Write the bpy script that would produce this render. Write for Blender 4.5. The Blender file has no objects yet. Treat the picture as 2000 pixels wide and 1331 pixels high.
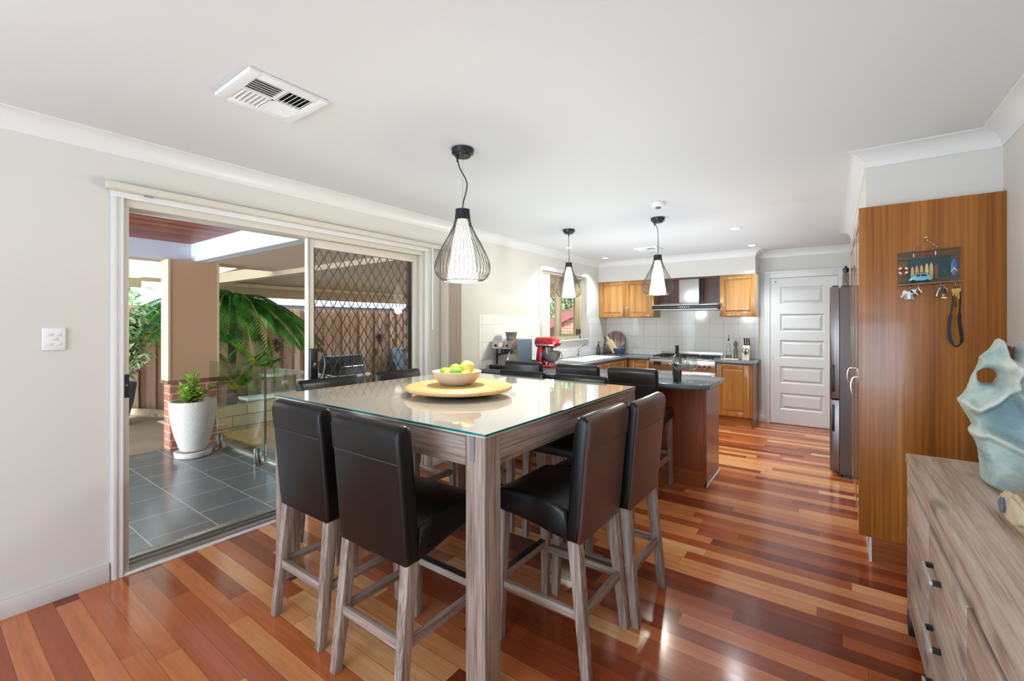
import bpy, bmesh, math, random
from mathutils import Vector, Matrix, noise
random.seed(7)
PI = math.pi
SC = bpy.context.scene
COL = SC.collection

# ------------------------------------------------------------------ mesh builder
class MB:
    def __init__(s):
        s.bm = bmesh.new(); s.mi = 0
    def _tag(s, faces):
        for f in faces: f.material_index = s.mi
    def box(s, lo, hi, bev=0.0, seg=2, M=None):
        lo = Vector(lo); hi = Vector(hi)
        vs = [s.bm.verts.new((x, y, z)) for x in (lo.x, hi.x) for y in (lo.y, hi.y) for z in (lo.z, hi.z)]
        idx = [(0,1,3,2),(4,6,7,5),(0,4,5,1),(2,3,7,6),(0,2,6,4),(1,5,7,3)]
        fs = [s.bm.faces.new([vs[i] for i in f]) for f in idx]
        s._tag(fs)
        if M is not None:
            for v in vs: v.co = M @ v.co
        if bev > 0:
            es = list({e for f in fs for e in f.edges})
            r = bmesh.ops.bevel(s.bm, geom=es, offset=bev, segments=seg, affect='EDGES', profile=0.5)
            s._tag(r['faces'])
        return s
    def obox(s, c, size, rot=None, bev=0.0, seg=2):
        M = Matrix.Translation(Vector(c))
        if rot is not None: M = M @ rot
        h = Vector(size) / 2
        return s.box(-h, h, bev, seg, M)
    def taper(s, c0, s0, c1, s1, bev=0.0):
        """four sided post from centre c0 (size s0=(x,y)) up to c1"""
        vs = []
        for c, z in ((c0, s0), (c1, s1)):
            for dx, dy in ((-1,-1),(1,-1),(1,1),(-1,1)):
                vs.append(s.bm.verts.new((c[0]+dx*z[0]/2, c[1]+dy*z[1]/2, c[2])))
        fs = [s.bm.faces.new([vs[i] for i in f]) for f in ((3,2,1,0),(4,5,6,7),(0,1,5,4),(1,2,6,5),(2,3,7,6),(3,0,4,7))]
        s._tag(fs)
        if bev:
            es = list({e for f in fs for e in f.edges})
            r = bmesh.ops.bevel(s.bm, geom=es, offset=bev, segments=2, affect='EDGES', profile=0.5)
            s._tag(r['faces'])
        return s
    def prism(s, poly, axis, a, b, bev=0.0, seg=2):
        """poly: 2D points in the other two axes (cyclic order), extruded along axis from a to b"""
        def P(p, t):
            return {'x': (t, p[0], p[1]), 'y': (p[0], t, p[1]), 'z': (p[0], p[1], t)}[axis]
        A = [s.bm.verts.new(P(p, a)) for p in poly]; B = [s.bm.verts.new(P(p, b)) for p in poly]
        n = len(poly)
        fs = [s.bm.faces.new(A[::-1]), s.bm.faces.new(B)]
        for i in range(n):
            fs.append(s.bm.faces.new((A[i], A[(i+1) % n], B[(i+1) % n], B[i])))
        s._tag(fs)
        bmesh.ops.recalc_face_normals(s.bm, faces=fs)
        if bev:
            es = list(fs[0].edges) + list(fs[1].edges)
            r = bmesh.ops.bevel(s.bm, geom=es, offset=bev, segments=seg, affect='EDGES', profile=0.5)
            s._tag(r['faces'])
        return s
    def lathe(s, prof, c=(0,0,0), seg=32, axis='z', M=None):
        rings = []
        c = Vector(c)
        def place(r, h, a):
            x, y = r*math.cos(a), r*math.sin(a)
            v = {'z': Vector((x, y, h)), 'x': Vector((h, x, y)), 'y': Vector((x, h, y))}[axis]
            if M is not None: v = M @ v
            return v + c
        for r, h in prof:
            if r < 1e-6: rings.append([s.bm.verts.new(place(0, h, 0))])
            else: rings.append([s.bm.verts.new(place(r, h, 2*PI*i/seg)) for i in range(seg)])
        fs = []
        for A, B in zip(rings, rings[1:]):
            if len(A) == 1 and len(B) == 1: continue
            for i in range(seg):
                j = (i+1) % seg
                if len(A) == 1: f = (A[0], B[i], B[j])
                elif len(B) == 1: f = (A[i], B[0], A[j])
                else: f = (A[i], B[i], B[j], A[j])
                fs.append(s.bm.faces.new(f))
        s._tag(fs)
        bmesh.ops.recalc_face_normals(s.bm, faces=fs)
        return s
    def cyl(s, p0, p1, r0, r1=None, seg=16):
        r1 = r0 if r1 is None else r1
        return s.tube([p0, p1], [r0, r1], seg, True)
    def tube(s, pts, rad, seg=8, cap=True, closed=False):
        pts = [Vector(p) for p in pts]
        if not isinstance(rad, (list, tuple)): rad = [rad]*len(pts)
        n = len(pts); rings = []
        prev = None
        for i, p in enumerate(pts):
            a = pts[(i-1) % n] if (i > 0 or closed) else p
            b = pts[(i+1) % n] if (i < n-1 or closed) else p
            t = (b - a).normalized()
            if prev is None:
                u = t.orthogonal().normalized()
            else:
                u = (prev - t*prev.dot(t))
                u = u.normalized() if u.length > 1e-6 else t.orthogonal().normalized()
            prev = u; w = t.cross(u)
            rings.append([s.bm.verts.new(p + rad[i]*(u*math.cos(2*PI*k/seg) + w*math.sin(2*PI*k/seg))) for k in range(seg)])
        fs = []
        m = n if closed else n-1
        for i in range(m):
            A, B = rings[i], rings[(i+1) % n]
            for k in range(seg):
                fs.append(s.bm.faces.new((A[k], A[(k+1) % seg], B[(k+1) % seg], B[k])))
        if cap and not closed:
            fs.append(s.bm.faces.new(rings[0][::-1])); fs.append(s.bm.faces.new(rings[-1]))
        s._tag(fs)
        return s
    def ball(s, c, r, scale=(1,1,1), sub=2, rot=None, lump=0.0):
        r_ = bmesh.ops.create_icosphere(s.bm, subdivisions=sub, radius=1.0)
        for v in r_['verts']:
            d = 1.0
            if lump: d += lump*noise.noise(v.co*2.2 + Vector(c)*9)
            q = Vector((v.co.x*scale[0], v.co.y*scale[1], v.co.z*scale[2]))*r*d
            if rot is not None: q = rot @ q
            v.co = q + Vector(c)
        s._tag({f for v in r_['verts'] for f in v.link_faces})
        return s
    def poly(s, pts):
        f = s.bm.faces.new([s.bm.verts.new(p) for p in pts]); f.material_index = s.mi
        return s
    def strip(s, A, B):
        a = [s.bm.verts.new(p) for p in A]; b = [s.bm.verts.new(p) for p in B]
        s._tag([s.bm.faces.new((a[i], a[i+1], b[i+1], b[i])) for i in range(len(a)-1)])
        return s
    def leaf(s, base, d, L, W, droop=0.0, roll=0.0):
        d = Vector(d).normalized(); base = Vector(base)
        side = d.cross(Vector((0,0,1)))
        side = side.normalized() if side.length > 1e-3 else Vector((1,0,0))
        side = (Matrix.Rotation(roll, 3, d) @ side)
        m = base + d*L*0.5 + Vector((0,0,-droop*L*0.25)); t = base + d*L + Vector((0,0,-droop*L))
        v = [s.bm.verts.new(p) for p in (base, m + side*W/2, t, m - side*W/2)]
        f = s.bm.faces.new(v); f.material_index = s.mi
        return s
    def build(s, name, mat, parent=None, smooth=False, angle=40, org=None):
        me = bpy.data.meshes.new(name)
        if org is None and parent is not None: org = parent.get('_o')
        if org is not None:
            o = Vector(org)
            for v in s.bm.verts: v.co -= o
        s.bm.to_mesh(me); s.bm.free()
        for m in (mat if isinstance(mat, (list, tuple)) else [mat]): me.materials.append(m)
        if smooth:
            for p in me.polygons: p.use_smooth = True
            me.set_sharp_from_angle(angle=math.radians(angle))
        ob = bpy.data.objects.new(name, me); COL.objects.link(ob)
        if parent is not None:
            ob.parent = parent
            if parent.get('_o') is not None: ob['_o'] = list(parent['_o'])
        return ob

def box(lo, hi, bev=0.0, seg=2): return MB().box(lo, hi, bev, seg)

def tag(o, label, cat, group=None, kind=None):
    o['label'] = label; o['category'] = cat
    if group: o['group'] = group
    if kind: o['kind'] = kind
    return o
def thing(name, label, cat, loc=(0,0,0), rotz=0.0, group=None, world=True):
    o = bpy.data.objects.new(name, None); COL.objects.link(o)
    o.location = loc; o.rotation_euler = (0, 0, rotz); o.empty_display_size = .05
    tag(o, label, cat, group)
    if world: o['_o'] = list(loc)
    return o
def struct(name, mb, mat, parent=None, smooth=False, angle=40):
    o = mb.build(name, mat, parent, smooth, angle)
    if parent is None: o['kind'] = 'structure'
    return o
def struct_root(name, loc=(0,0,0)):
    o = bpy.data.objects.new(name, None); COL.objects.link(o); o.location = loc
    o['kind'] = 'structure'; o['_o'] = list(loc); o.empty_display_size = .05
    return o
def dup(root, loc, rotz=None, label=None, group=None, scale=None):
    r = root.copy(); COL.objects.link(r); r.location = loc
    if rotz is not None: r.rotation_euler = (0, 0, rotz)
    if label: r['label'] = label
    if group: r['group'] = group
    if scale: r.scale = (scale,)*3
    def rec(a, b):
        for ch in list(a.children):
            c = ch.copy(); COL.objects.link(c); c.parent = b
            rec(ch, c)
    rec(root, r)
    return r

# ------------------------------------------------------------------ materials
def hexc(h):
    h = h.lstrip('#'); out = []
    for i in (0, 2, 4):
        c = int(h[i:i+2], 16)/255
        out.append(c/12.92 if c <= .04045 else ((c+.055)/1.055)**2.4)
    return (*out, 1.0)
def nd(nt, t, ins=None, **props):
    n = nt.nodes.new('ShaderNode'+t)
    for k, v in props.items(): setattr(n, k, v)
    for k, v in (ins or {}).items():
        if isinstance(v, bpy.types.NodeSocket): nt.links.new(v, n.inputs[k])
        else: n.inputs[k].default_value = v
    return n
def mth(nt, op, a, b=0.0):
    return nd(nt, 'Math', {0: a, 1: b}, operation=op).outputs[0]
def ramp(nt, fac, stops, interp='LINEAR'):
    n = nt.nodes.new('ShaderNodeValToRGB'); n.color_ramp.interpolation = interp
    while len(n.color_ramp.elements) < len(stops): n.color_ramp.elements.new(0.5)
    for e, (p, c) in zip(n.color_ramp.elements, stops):
        e.position = p; e.color = hexc(c) if isinstance(c, str) else c
    nt.links.new(fac, n.inputs[0]); return n.outputs[0]
def mixc(nt, fac, a, b, mode='MIX'):
    n = nt.nodes.new('ShaderNodeMix'); n.data_type = 'RGBA'; n.blend_type = mode
    for k, v in ((0, fac), (6, a), (7, b)):
        if isinstance(v, bpy.types.NodeSocket): nt.links.new(v, n.inputs[k])
        else: n.inputs[k].default_value = v
    return n.outputs[2]
def base(name):
    m = bpy.data.materials.new(name); m.use_nodes = True
    nt = m.node_tree
    return m, nt, nt.nodes['Principled BSDF']
def setp(nt, b, color=None, rough=.5, metal=0, spec=None, coat=0, trans=0, emis=None, estr=0, bump=None, bstr=.1, bdist=.01, alpha=None, sss=0):
    def put(k, v):
        if isinstance(v, bpy.types.NodeSocket): nt.links.new(v, b.inputs[k])
        else: b.inputs[k].default_value = v
    if color is not None: put('Base Color', hexc(color) if isinstance(color, str) else color)
    put('Roughness', rough); put('Metallic', metal)
    if spec is not None: put('Specular IOR Level', spec)
    if coat: put('Coat Weight', coat); put('Coat Roughness', .05)
    if trans: put('Transmission Weight', trans)
    if emis is not None: put('Emission Color', hexc(emis) if isinstance(emis, str) else emis); put('Emission Strength', estr)
    if bump is not None:
        bn = nd(nt, 'Bump', {'Height': bump, 'Strength': bstr, 'Distance': bdist}); nt.links.new(bn.outputs[0], b.inputs['Normal'])
def plain(name, color, rough=.5, metal=0, vary=.0, vscale=8.0, bump=0, bscale=60, **kw):
    m, nt, b = base(name)
    c = hexc(color)
    tc = nd(nt, 'TexCoord')
    if vary:
        nz = nd(nt, 'TexNoise', {'Vector': tc.outputs['Object'], 'Scale': vscale, 'Detail': 4.0})
        c = mixc(nt, nz.outputs[0], tuple(x*(1-vary) for x in c[:3])+(1,), tuple(min(1, x*(1+vary)) for x in c[:3])+(1,))
    bp = None
    if bump:
        bp = nd(nt, 'TexNoise', {'Vector': tc.outputs['Object'], 'Scale': bscale, 'Detail': 3.0}).outputs[0]
    setp(nt, b, c, rough, metal, bump=bp, bstr=bump, **kw)
    return m
def wood(name, cols, axis='z', scale=18, stretch=14, rough=.45, coat=0, fine=.35, bump=.08, coord='Object', spec=None, dist=.12, knots=False):
    m, nt, b = base(name)
    tc = nd(nt, 'TexCoord'); oi = nd(nt, 'ObjectInfo')
    src = tc.outputs['Object'] if coord == 'Object' else nd(nt, 'NewGeometry').outputs['Position']
    off = nd(nt, 'VectorMath', {0: src}, operation='ADD')
    if coord == 'Object':
        cmb = nd(nt, 'CombineXYZ', {0: mth(nt, 'MULTIPLY', oi.outputs['Random'], 13.0), 1: mth(nt, 'MULTIPLY', oi.outputs['Random'], 7.0), 2: mth(nt, 'MULTIPLY', oi.outputs['Random'], 5.0)})
        nt.links.new(cmb.outputs[0], off.inputs[1])
    sc = [scale]*3; sc['xyz'.index(axis)] = scale/stretch
    mp = nd(nt, 'Mapping', {'Vector': off.outputs[0], 'Scale': sc})
    n1 = nd(nt, 'TexNoise', {'Vector': mp.outputs[0], 'Scale': 1.0, 'Detail': 5.0, 'Roughness': .62, 'Distortion': dist})
    sc2 = [scale*7]*3; sc2['xyz'.index(axis)] = scale*7/(stretch*3)
    mp2 = nd(nt, 'Mapping', {'Vector': off.outputs[0], 'Scale': sc2})
    n2 = nd(nt, 'TexNoise', {'Vector': mp2.outputs[0], 'Scale': 1.0, 'Detail': 3.0})
    f = mth(nt, 'ADD', mth(nt, 'MULTIPLY', n1.outputs[0], 1-fine), mth(nt, 'MULTIPLY', n2.outputs[0], fine))
    k = len(cols)
    c = ramp(nt, f, [(.33 + .34*i/(k-1), c) for i, c in enumerate(cols)])
    if knots:
        sk = [5.0]*3; sk['xyz'.index(axis)] = 2.2
        mk = nd(nt, 'Mapping', {'Vector': off.outputs[0], 'Scale': sk})
        vo = nd(nt, 'TexVoronoi', {'Vector': mk.outputs[0], 'Scale': 1.6, 'Randomness': 1.0})
        kf = ramp(nt, vo.outputs['Distance'], [(.12, '#ffffff'), (.30, '#000000')])
        c = mixc(nt, mth(nt, 'MULTIPLY', kf, .6), c, hexc('#5b4a42'))
    setp(nt, b, c, rough, coat=coat, bump=n2.outputs[0] if bump else None, bstr=bump, bdist=.004, spec=spec)
    return m
def thin_glass(name, tint='#ffffff', ior=1.5, rough=0.0, gl='#ffffff'):
    m = bpy.data.materials.new(name); m.use_nodes = True; nt = m.node_tree; nt.nodes.clear()
    f0 = ((ior-1)/(ior+1))**2
    lw = nd(nt, 'LayerWeight', {'Blend': .5})
    fac = mth(nt, 'ADD', f0, mth(nt, 'MULTIPLY', mth(nt, 'POWER', lw.outputs['Facing'], 5.0), 1-f0))
    tr = nd(nt, 'BsdfTransparent', {'Color': hexc(tint)}); g = nd(nt, 'BsdfAnisotropic', {'Color': hexc(gl), 'Roughness': rough})
    mx = nd(nt, 'MixShader', {0: fac, 1: tr.outputs[0], 2: g.outputs[0]})
    out = nd(nt, 'OutputMaterial', {0: mx.outputs[0]})
    return m
def bricks(name, c1, c2, mortar, w, h, gap, plane='yz', rough=.8, offset=.5, bump=.5, vary=.35, gloss=None, biasv=0.0, off=(0,0)):
    """brick/tile pattern in world position; plane gives the two axes"""
    m, nt, b = base(name)
    pos = nd(nt, 'NewGeometry').outputs['Position']
    sp = nd(nt, 'SeparateXYZ', {0: pos})
    ax = {'x': 0, 'y': 1, 'z': 2}
    if plane == 'auto':   # vertical faces of either direction
        u = mth(nt, 'ADD', sp.outputs[0], sp.outputs[1]); v = sp.outputs[2]
    else:
        u, v = sp.outputs[ax[plane[0]]], sp.outputs[ax[plane[1]]]
    cv = nd(nt, 'CombineXYZ', {0: mth(nt, 'ADD', u, off[0]), 1: mth(nt, 'ADD', v, off[1])})
    br = nd(nt, 'TexBrick', {'Vector': cv.outputs[0], 'Color1': hexc(c1), 'Color2': hexc(c2), 'Mortar': hexc(mortar), 'Scale': 1.0,
        'Mortar Size': gap, 'Mortar Smooth': .1, 'Bias': biasv, 'Brick Width': w, 'Row Height': h}, offset=offset)
    nz = nd(nt, 'TexNoise', {'Vector': pos, 'Scale': 6.0, 'Detail': 5.0})
    c = mixc(nt, vary, br.outputs[0], mixc(nt, nz.outputs[0], (.25,.25,.25,1), (1.6,1.6,1.6,1)), 'MULTIPLY')
    inv = mth(nt, 'SUBTRACT', 1.0, br.outputs[1])
    setp(nt, b, c, rough, bump=inv, bstr=bump, bdist=.004)
    return m

M = {}
M['wall'] = plain('wall_paint', '#dcd8d0', .75, vary=.02, vscale=2)
M['ceil'] = plain('ceiling_paint', '#dededd', .85)
M['trim'] = plain('white_gloss_paint', '#e6e5e1', .35)
M['white'] = plain('white_plastic', '#f0f0ee', .35)
M['alu'] = plain('cream_aluminium', '#d8d0c2', .35, .0, spec=.6)
M['alusilver'] = plain('silver_aluminium', '#b4b2ae', .32, .9)
M['bronze'] = plain('bronze_powdercoat', '#5b4636', .4)
M['steel'] = plain('brushed_steel', '#b9b6b2', .28, 1.0, vary=.08, vscale=30)
M['chrome'] = plain('chrome', '#dcdcdc', .08, 1.0)
M['black'] = plain('black_plastic', '#17181a', .35)
M['blackmatt'] = plain('black_matt', '#1c1c1d', .7)
M['charcoal'] = plain('charcoal_metal', '#37373a', .3, .7)
M['leather'] = plain('black_leather', '#0a0a0b', .36, bump=.05, bscale=220, spec=.38, vary=.15, vscale=9)
M['stitch'] = plain('grey_stitching', '#4a4a4a', .6)
M['wire'] = plain('grey_wire', '#4d4b49', .35, .3)
M['rust'] = plain('dark_metal_strip', '#454442', .4, .6)
WW = ['#5c4a40', '#7b685b', '#99867a', '#b3a399', '#857160']
for a in 'xyz':
    M['ww'+a] = wood('whitewashed_timber_'+a, WW, a, scale=34, stretch=22, rough=.6, fine=.5, bump=.25)
    M['side'+a] = wood('limed_acacia_'+a, ['#85705f', '#a38e7e', '#bba898', '#cdbdb0', '#a08a79'], a, scale=26, stretch=18, rough=.5, fine=.4, bump=.15, knots=True)
    M['honey'+a] = wood('honey_kitchen_timber_'+a, ['#8a5a22', '#a3702f', '#b38140', '#c19150'], a, scale=16, stretch=18, rough=.28, coat=.35, fine=.4, bump=.03)
    M['jarrah'+a] = wood('red_brown_veneer_'+a, ['#6b3313', '#86491d', '#965522', '#a9682c'], a, scale=22, stretch=30, rough=.3, coat=.25, fine=.4, bump=.02)
M['darkwood'] = wood('dark_red_timber', ['#3e1c12', '#5a2a1a', '#6f3822'], 'z', scale=18, stretch=25, rough=.3, coat=.3)
M['maple'] = wood('pale_round_board_timber', ['#c99a55', '#dcb471', '#e6c386'], 'x', scale=14, stretch=10, rough=.45, fine=.4)
M['counter'] = plain('blue_grey_laminate', '#646b73', .18, vary=.5, vscale=60, spec=.6)
M['counter_edge'] = plain('dark_laminate_edge', '#2d3138', .25)
M['glass'] = thin_glass('clear_glass')
M['doorglass'] = thin_glass('sliding_door_glass', '#f3f5f4', 1.45)
M['balglass'] = thin_glass('balustrade_glass', '#e3eee8', 1.75)
M['tabletopglass'] = thin_glass('table_glass', '#eef5f2', 1.62)
M['teal'] = plain('glass_edge_teal', '#2f7f7c', .1, spec=.8)
M['winglass'] = thin_glass('wine_glass', '#f2f5f5', 1.9)
M['dark'] = plain('dark_opening', '#151413', .9)
M['lens'] = plain('lamp_emitter', '#ffffff', .4, emis='#fff4e2', estr=12.0)
M['shade'] = plain('glowing_inner_shade', '#fff3dd', .6, emis='#ffe9c8', estr=1.25)
M['red'] = plain('red_enamel', '#a80f22', .15, coat=.6)
M['shiny_white'] = plain('white_ceramic', '#ece9e3', .2)
M['bowl'] = plain('cream_ceramic', '#cdbca8', .3)
M['lemon'] = plain('lemon_skin', '#e6cf62', .45, vary=.12, bump=.25, bscale=120)
M['lime'] = plain('lime_skin', '#92bd22', .4, vary=.2, bump=.2, bscale=120)
M['mortar'] = plain('blue_stone', '#4a6076', .55, vary=.25, vscale=40)
M['bottle'] = plain('dark_bottle_glass', '#120f0d', .08, spec=.8, coat=.4)
M['label'] = plain('bottle_label', '#2a2422', .6)
M['foil'] = plain('bottle_capsule', '#2b2927', .35, .3)
M['oil'] = plain('olive_oil', '#6c6a1d', .2)
M['peppergrey'] = wood('grey_brown_mill_timber', ['#4a3b2e', '#6a5746', '#7d6b58'], 'z', scale=40, stretch=8, rough=.35)
M['blueplastic'] = plain('blue_grey_casing', '#5b6b7c', .35)
M['fridge'] = plain('dark_graphite_steel', '#847a79', .3, .75, vary=.05, vscale=3)
M['fridgeside'] = plain('grey_fridge_side', '#6f6767', .42, .3)
M['blind'] = plain('beige_blind_fabric', '#cdbfae', .8)
M['tilewall'] = bricks('white_wall_tiles', '#f4f2ee', '#f1efeb', '#cfccc6', .2, .2, .0022, 'auto', rough=.12, offset=0, bump=.25, vary=.02, off=(0,.02))
M['slate'] = bricks('dark_slate_tiles', '#75777a', '#6b6d70', '#c4beb4', .42, .372, .0035, 'xy', rough=.2, offset=.5, bump=.2, vary=.25, off=(.05,.181))
M['brick'] = bricks('red_brick', '#b8795c', '#a5674c', '#cdb5a2', .23, .086, .006, 'auto', rough=.85, vary=.3)
M['brick_far'] = bricks('far_red_brick', '#b5684c', '#a55b42', '#c0a590', .23, .086, .009, 'auto', rough=.85)
M['block'] = bricks('limestone_blocks', '#c9b083', '#b99d70', '#7d6748', .4, .17, .009, 'auto', rough=.9)
M['render'] = plain('tan_render', '#c39d7a', .9, bump=.2, bscale=150)
M['creampaint'] = plain('cream_paint', '#d0bc9c', .6)
M['soffit'] = plain('tan_soffit', '#c9b294', .8)
M['fascia_white'] = plain('white_fascia', '#d9d9e2', .6)
M['concrete'] = plain('speckled_concrete', '#d8cfc6', .8, vary=.12, vscale=45, bump=.35, bscale=70)
M['darkpot'] = plain('dark_grey_pot', '#48484c', .6)
M['ground'] = plain('brown_paving', '#8a7562', .9, vary=.3, vscale=2.5)
M['deckgold'] = wood('golden_timber_platform', ['#b5813f', '#c99451', '#d8a868'], 'x', scale=10, stretch=12, rough=.7)
M['greystone'] = plain('grey_stone', '#8b8b86', .85, vary=.2)
M['steelbar'] = plain('brushed_spigot_steel', '#a9a7a4', .25, 1.0)
M['trunk'] = plain('palm_trunk', '#5b4a3a', .9, vary=.3, vscale=10)
def leafmat(name, c1, c2, rough=.45):
    m, nt, b = base(name)
    g = nd(nt, 'NewGeometry')
    nz = nd(nt, 'TexNoise', {'Vector': g.outputs['Position'], 'Scale': 5.0, 'Detail': 2.0})
    c = ramp(nt, nz.outputs[0], [(.35, c1), (.65, c2)])
    tl = nd(nt, 'BsdfTranslucent', {'Color': c})
    setp(nt, b, c, rough)
    mx = nd(nt, 'MixShader', {0: .35, 1: b.outputs[0], 2: tl.outputs[0]})
    nt.links.new(mx.outputs[0], nt.nodes['Material Output'].inputs[0])
    return m
M['palm'] = leafmat('palm_green', '#24521c', '#5b9a30')
M['palmyellow'] = leafmat('palm_yellow_green', '#8fae1e', '#c8c02c')
M['shrub'] = leafmat('shrub_green', '#86b434', '#d8e66c')
M['varieg'] = leafmat('variegated_green', '#7a9658', '#e2e6c2')
M['grassy'] = leafmat('grassy_green', '#3e6b22', '#76a338')
M['treeleaf'] = leafmat('tree_green', '#4a6a34', '#87a35e')
M['purpleleaf'] = plain('purple_metal_petals', '#6e2440', .5)
M['goldpetal'] = plain('golden_metal_petals', '#b8892e', .4, .4)
M['redroof'] = plain('red_metal_roof', '#8f4a4b', .5)
M['tabletopwhite'] = plain('white_outdoor_slab', '#d9d5cd', .6)
M['greytimber'] = wood('weathered_grey_timber', ['#62564b', '#7d7064', '#8f8376'], 'z', scale=20, stretch=10, rough=.8)
# dark tan fence palings
def fence_mat():
    m, nt, b = base('fence_palings')
    pos = nd(nt, 'NewGeometry').outputs['Position']
    sp = nd(nt, 'SeparateXYZ', {0: pos})
    row = mth(nt, 'FLOOR', mth(nt, 'DIVIDE', sp.outputs[1], .125))
    wn = nd(nt, 'TexWhiteNoise', {'W': row}, noise_dimensions='1D')
    mp = nd(nt, 'Mapping', {'Vector': pos, 'Scale': (20, 20, 1.6)})
    nz = nd(nt, 'TexNoise', {'Vector': mp.outputs[0], 'Scale': 1.0, 'Detail': 5.0})
    f = mth(nt, 'ADD', mth(nt, 'MULTIPLY', wn.outputs[0], .45), mth(nt, 'MULTIPLY', nz.outputs[0], .55))
    setp(nt, b, ramp(nt, f, [(.2, '#7d5b45'), (.5, '#ab866b'), (.8, '#c9aa8e')]), .85)
    return m
M['fence'] = fence_mat()
def floor_mat():
    m, nt, b = base('hardwood_boards')
    pos = nd(nt, 'NewGeometry').outputs['Position']
    sp = nd(nt, 'SeparateXYZ', {0: pos})
    W = .088; L = 1.15
    ry = mth(nt, 'DIVIDE', sp.outputs[1], W); row = mth(nt, 'FLOOR', ry); fy = mth(nt, 'FRACT', ry)
    w1 = nd(nt, 'TexWhiteNoise', {'W': row}, noise_dimensions='1D')
    xs = mth(nt, 'ADD', mth(nt, 'DIVIDE', sp.outputs[0], L), mth(nt, 'MULTIPLY', w1.outputs[0], 9.0))
    colm = mth(nt, 'FLOOR', xs); fx = mth(nt, 'FRACT', xs)
    cv = nd(nt, 'CombineXYZ', {0: row, 1: colm, 2: 3.0})
    w2 = nd(nt, 'TexWhiteNoise', {'Vector': cv.outputs[0]}, noise_dimensions='3D')
    wcol = nd(nt, 'SeparateColor', {0: w2.outputs[1]})
    gv = nd(nt, 'CombineXYZ', {0: mth(nt, 'ADD', mth(nt, 'MULTIPLY', sp.outputs[0], 2.2), mth(nt, 'MULTIPLY', wcol.outputs[0], 40.0)),
                               1: mth(nt, 'MULTIPLY', sp.outputs[1], 34.0), 2: mth(nt, 'MULTIPLY', wcol.outputs[1], 30.0)})
    n1 = nd(nt, 'TexNoise', {'Vector': gv.outputs[0], 'Scale': 1.0, 'Detail': 6.0, 'Roughness': .6, 'Distortion': .5})
    gv2 = nd(nt, 'CombineXYZ', {0: mth(nt, 'MULTIPLY', sp.outputs[0], 9.0), 1: mth(nt, 'MULTIPLY', sp.outputs[1], 220.0), 2: mth(nt, 'MULTIPLY', wcol.outputs[1], 30.0)})
    n2 = nd(nt, 'TexNoise', {'Vector': gv2.outputs[0], 'Scale': 1.0, 'Detail': 2.0})
    basec = ramp(nt, w2.outputs[0], [(0, '#632b18'), (.08, '#7c391e'), (.28, '#994c27'), (.52, '#b06034'), (.74, '#c57a48'), (.9, '#d6955d'), (1.0, '#e0ab73')])
    k = mth(nt, 'ADD', .5, mth(nt, 'ADD', mth(nt, 'MULTIPLY', n1.outputs[0], .8), mth(nt, 'MULTIPLY', n2.outputs[0], .25)))
    kc = nd(nt, 'CombineColor', {0: k, 1: k, 2: k})
    c = mixc(nt, 1.0, basec, kc.outputs[0], 'MULTIPLY')
    gap = mth(nt, 'MAXIMUM', mth(nt, 'MAXIMUM', mth(nt, 'LESS_THAN', fy, .012), mth(nt, 'GREATER_THAN', fy, .988)), mth(nt, 'LESS_THAN', fx, .0016))
    c = mixc(nt, mth(nt, 'MULTIPLY', gap, .6), c, hexc('#2a120a'))
    setp(nt, b, c, mth(nt, 'ADD', .1, mth(nt, 'MULTIPLY', n1.outputs[0], .1)), spec=.5, bump=mth(nt, 'SUBTRACT', 1.0, gap), bstr=.08, bdist=.001)
    return m
M['floor'] = floor_mat()
def patio_ceiling():
    m, nt, b = base('red_timber_lining')
    pos = nd(nt, 'NewGeometry').outputs['Position']; sp = nd(nt, 'SeparateXYZ', {0: pos})
    ry = mth(nt, 'DIVIDE', sp.outputs[0], .11); row = mth(nt, 'FLOOR', ry); fy = mth(nt, 'FRACT', ry)
    w = nd(nt, 'TexWhiteNoise', {'W': row}, noise_dimensions='1D')
    mp = nd(nt, 'Mapping', {'Vector': pos, 'Scale': (40, 2, 1)})
    nz = nd(nt, 'TexNoise', {'Vector': mp.outputs[0], 'Scale': 1.0, 'Detail': 4.0})
    f = mth(nt, 'ADD', mth(nt, 'MULTIPLY', w.outputs[0], .5), mth(nt, 'MULTIPLY', nz.outputs[0], .5))
    c = ramp(nt, f, [(.2, '#6a2c18'), (.55, '#93482a'), (.85, '#b0643c')])
    c = mixc(nt, mth(nt, 'LESS_THAN', fy, .05), c, hexc('#2a100a'))
    setp(nt, b, c, .45)
    return m
M['lining'] = patio_ceiling()
def corrug():
    m, nt, b = base('corrugated_sheet')
    setp(nt, b, '#b9b5a2', .6)
    tl = nd(nt, 'BsdfTranslucent', {'Color': hexc('#e3dfc6')})
    mx = nd(nt, 'MixShader', {0: .16, 1: b.outputs[0], 2: tl.outputs[0]})
    nt.links.new(mx.outputs[0], nt.nodes['Material Output'].inputs[0])
    return m
M['corrug'] = corrug()
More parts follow.
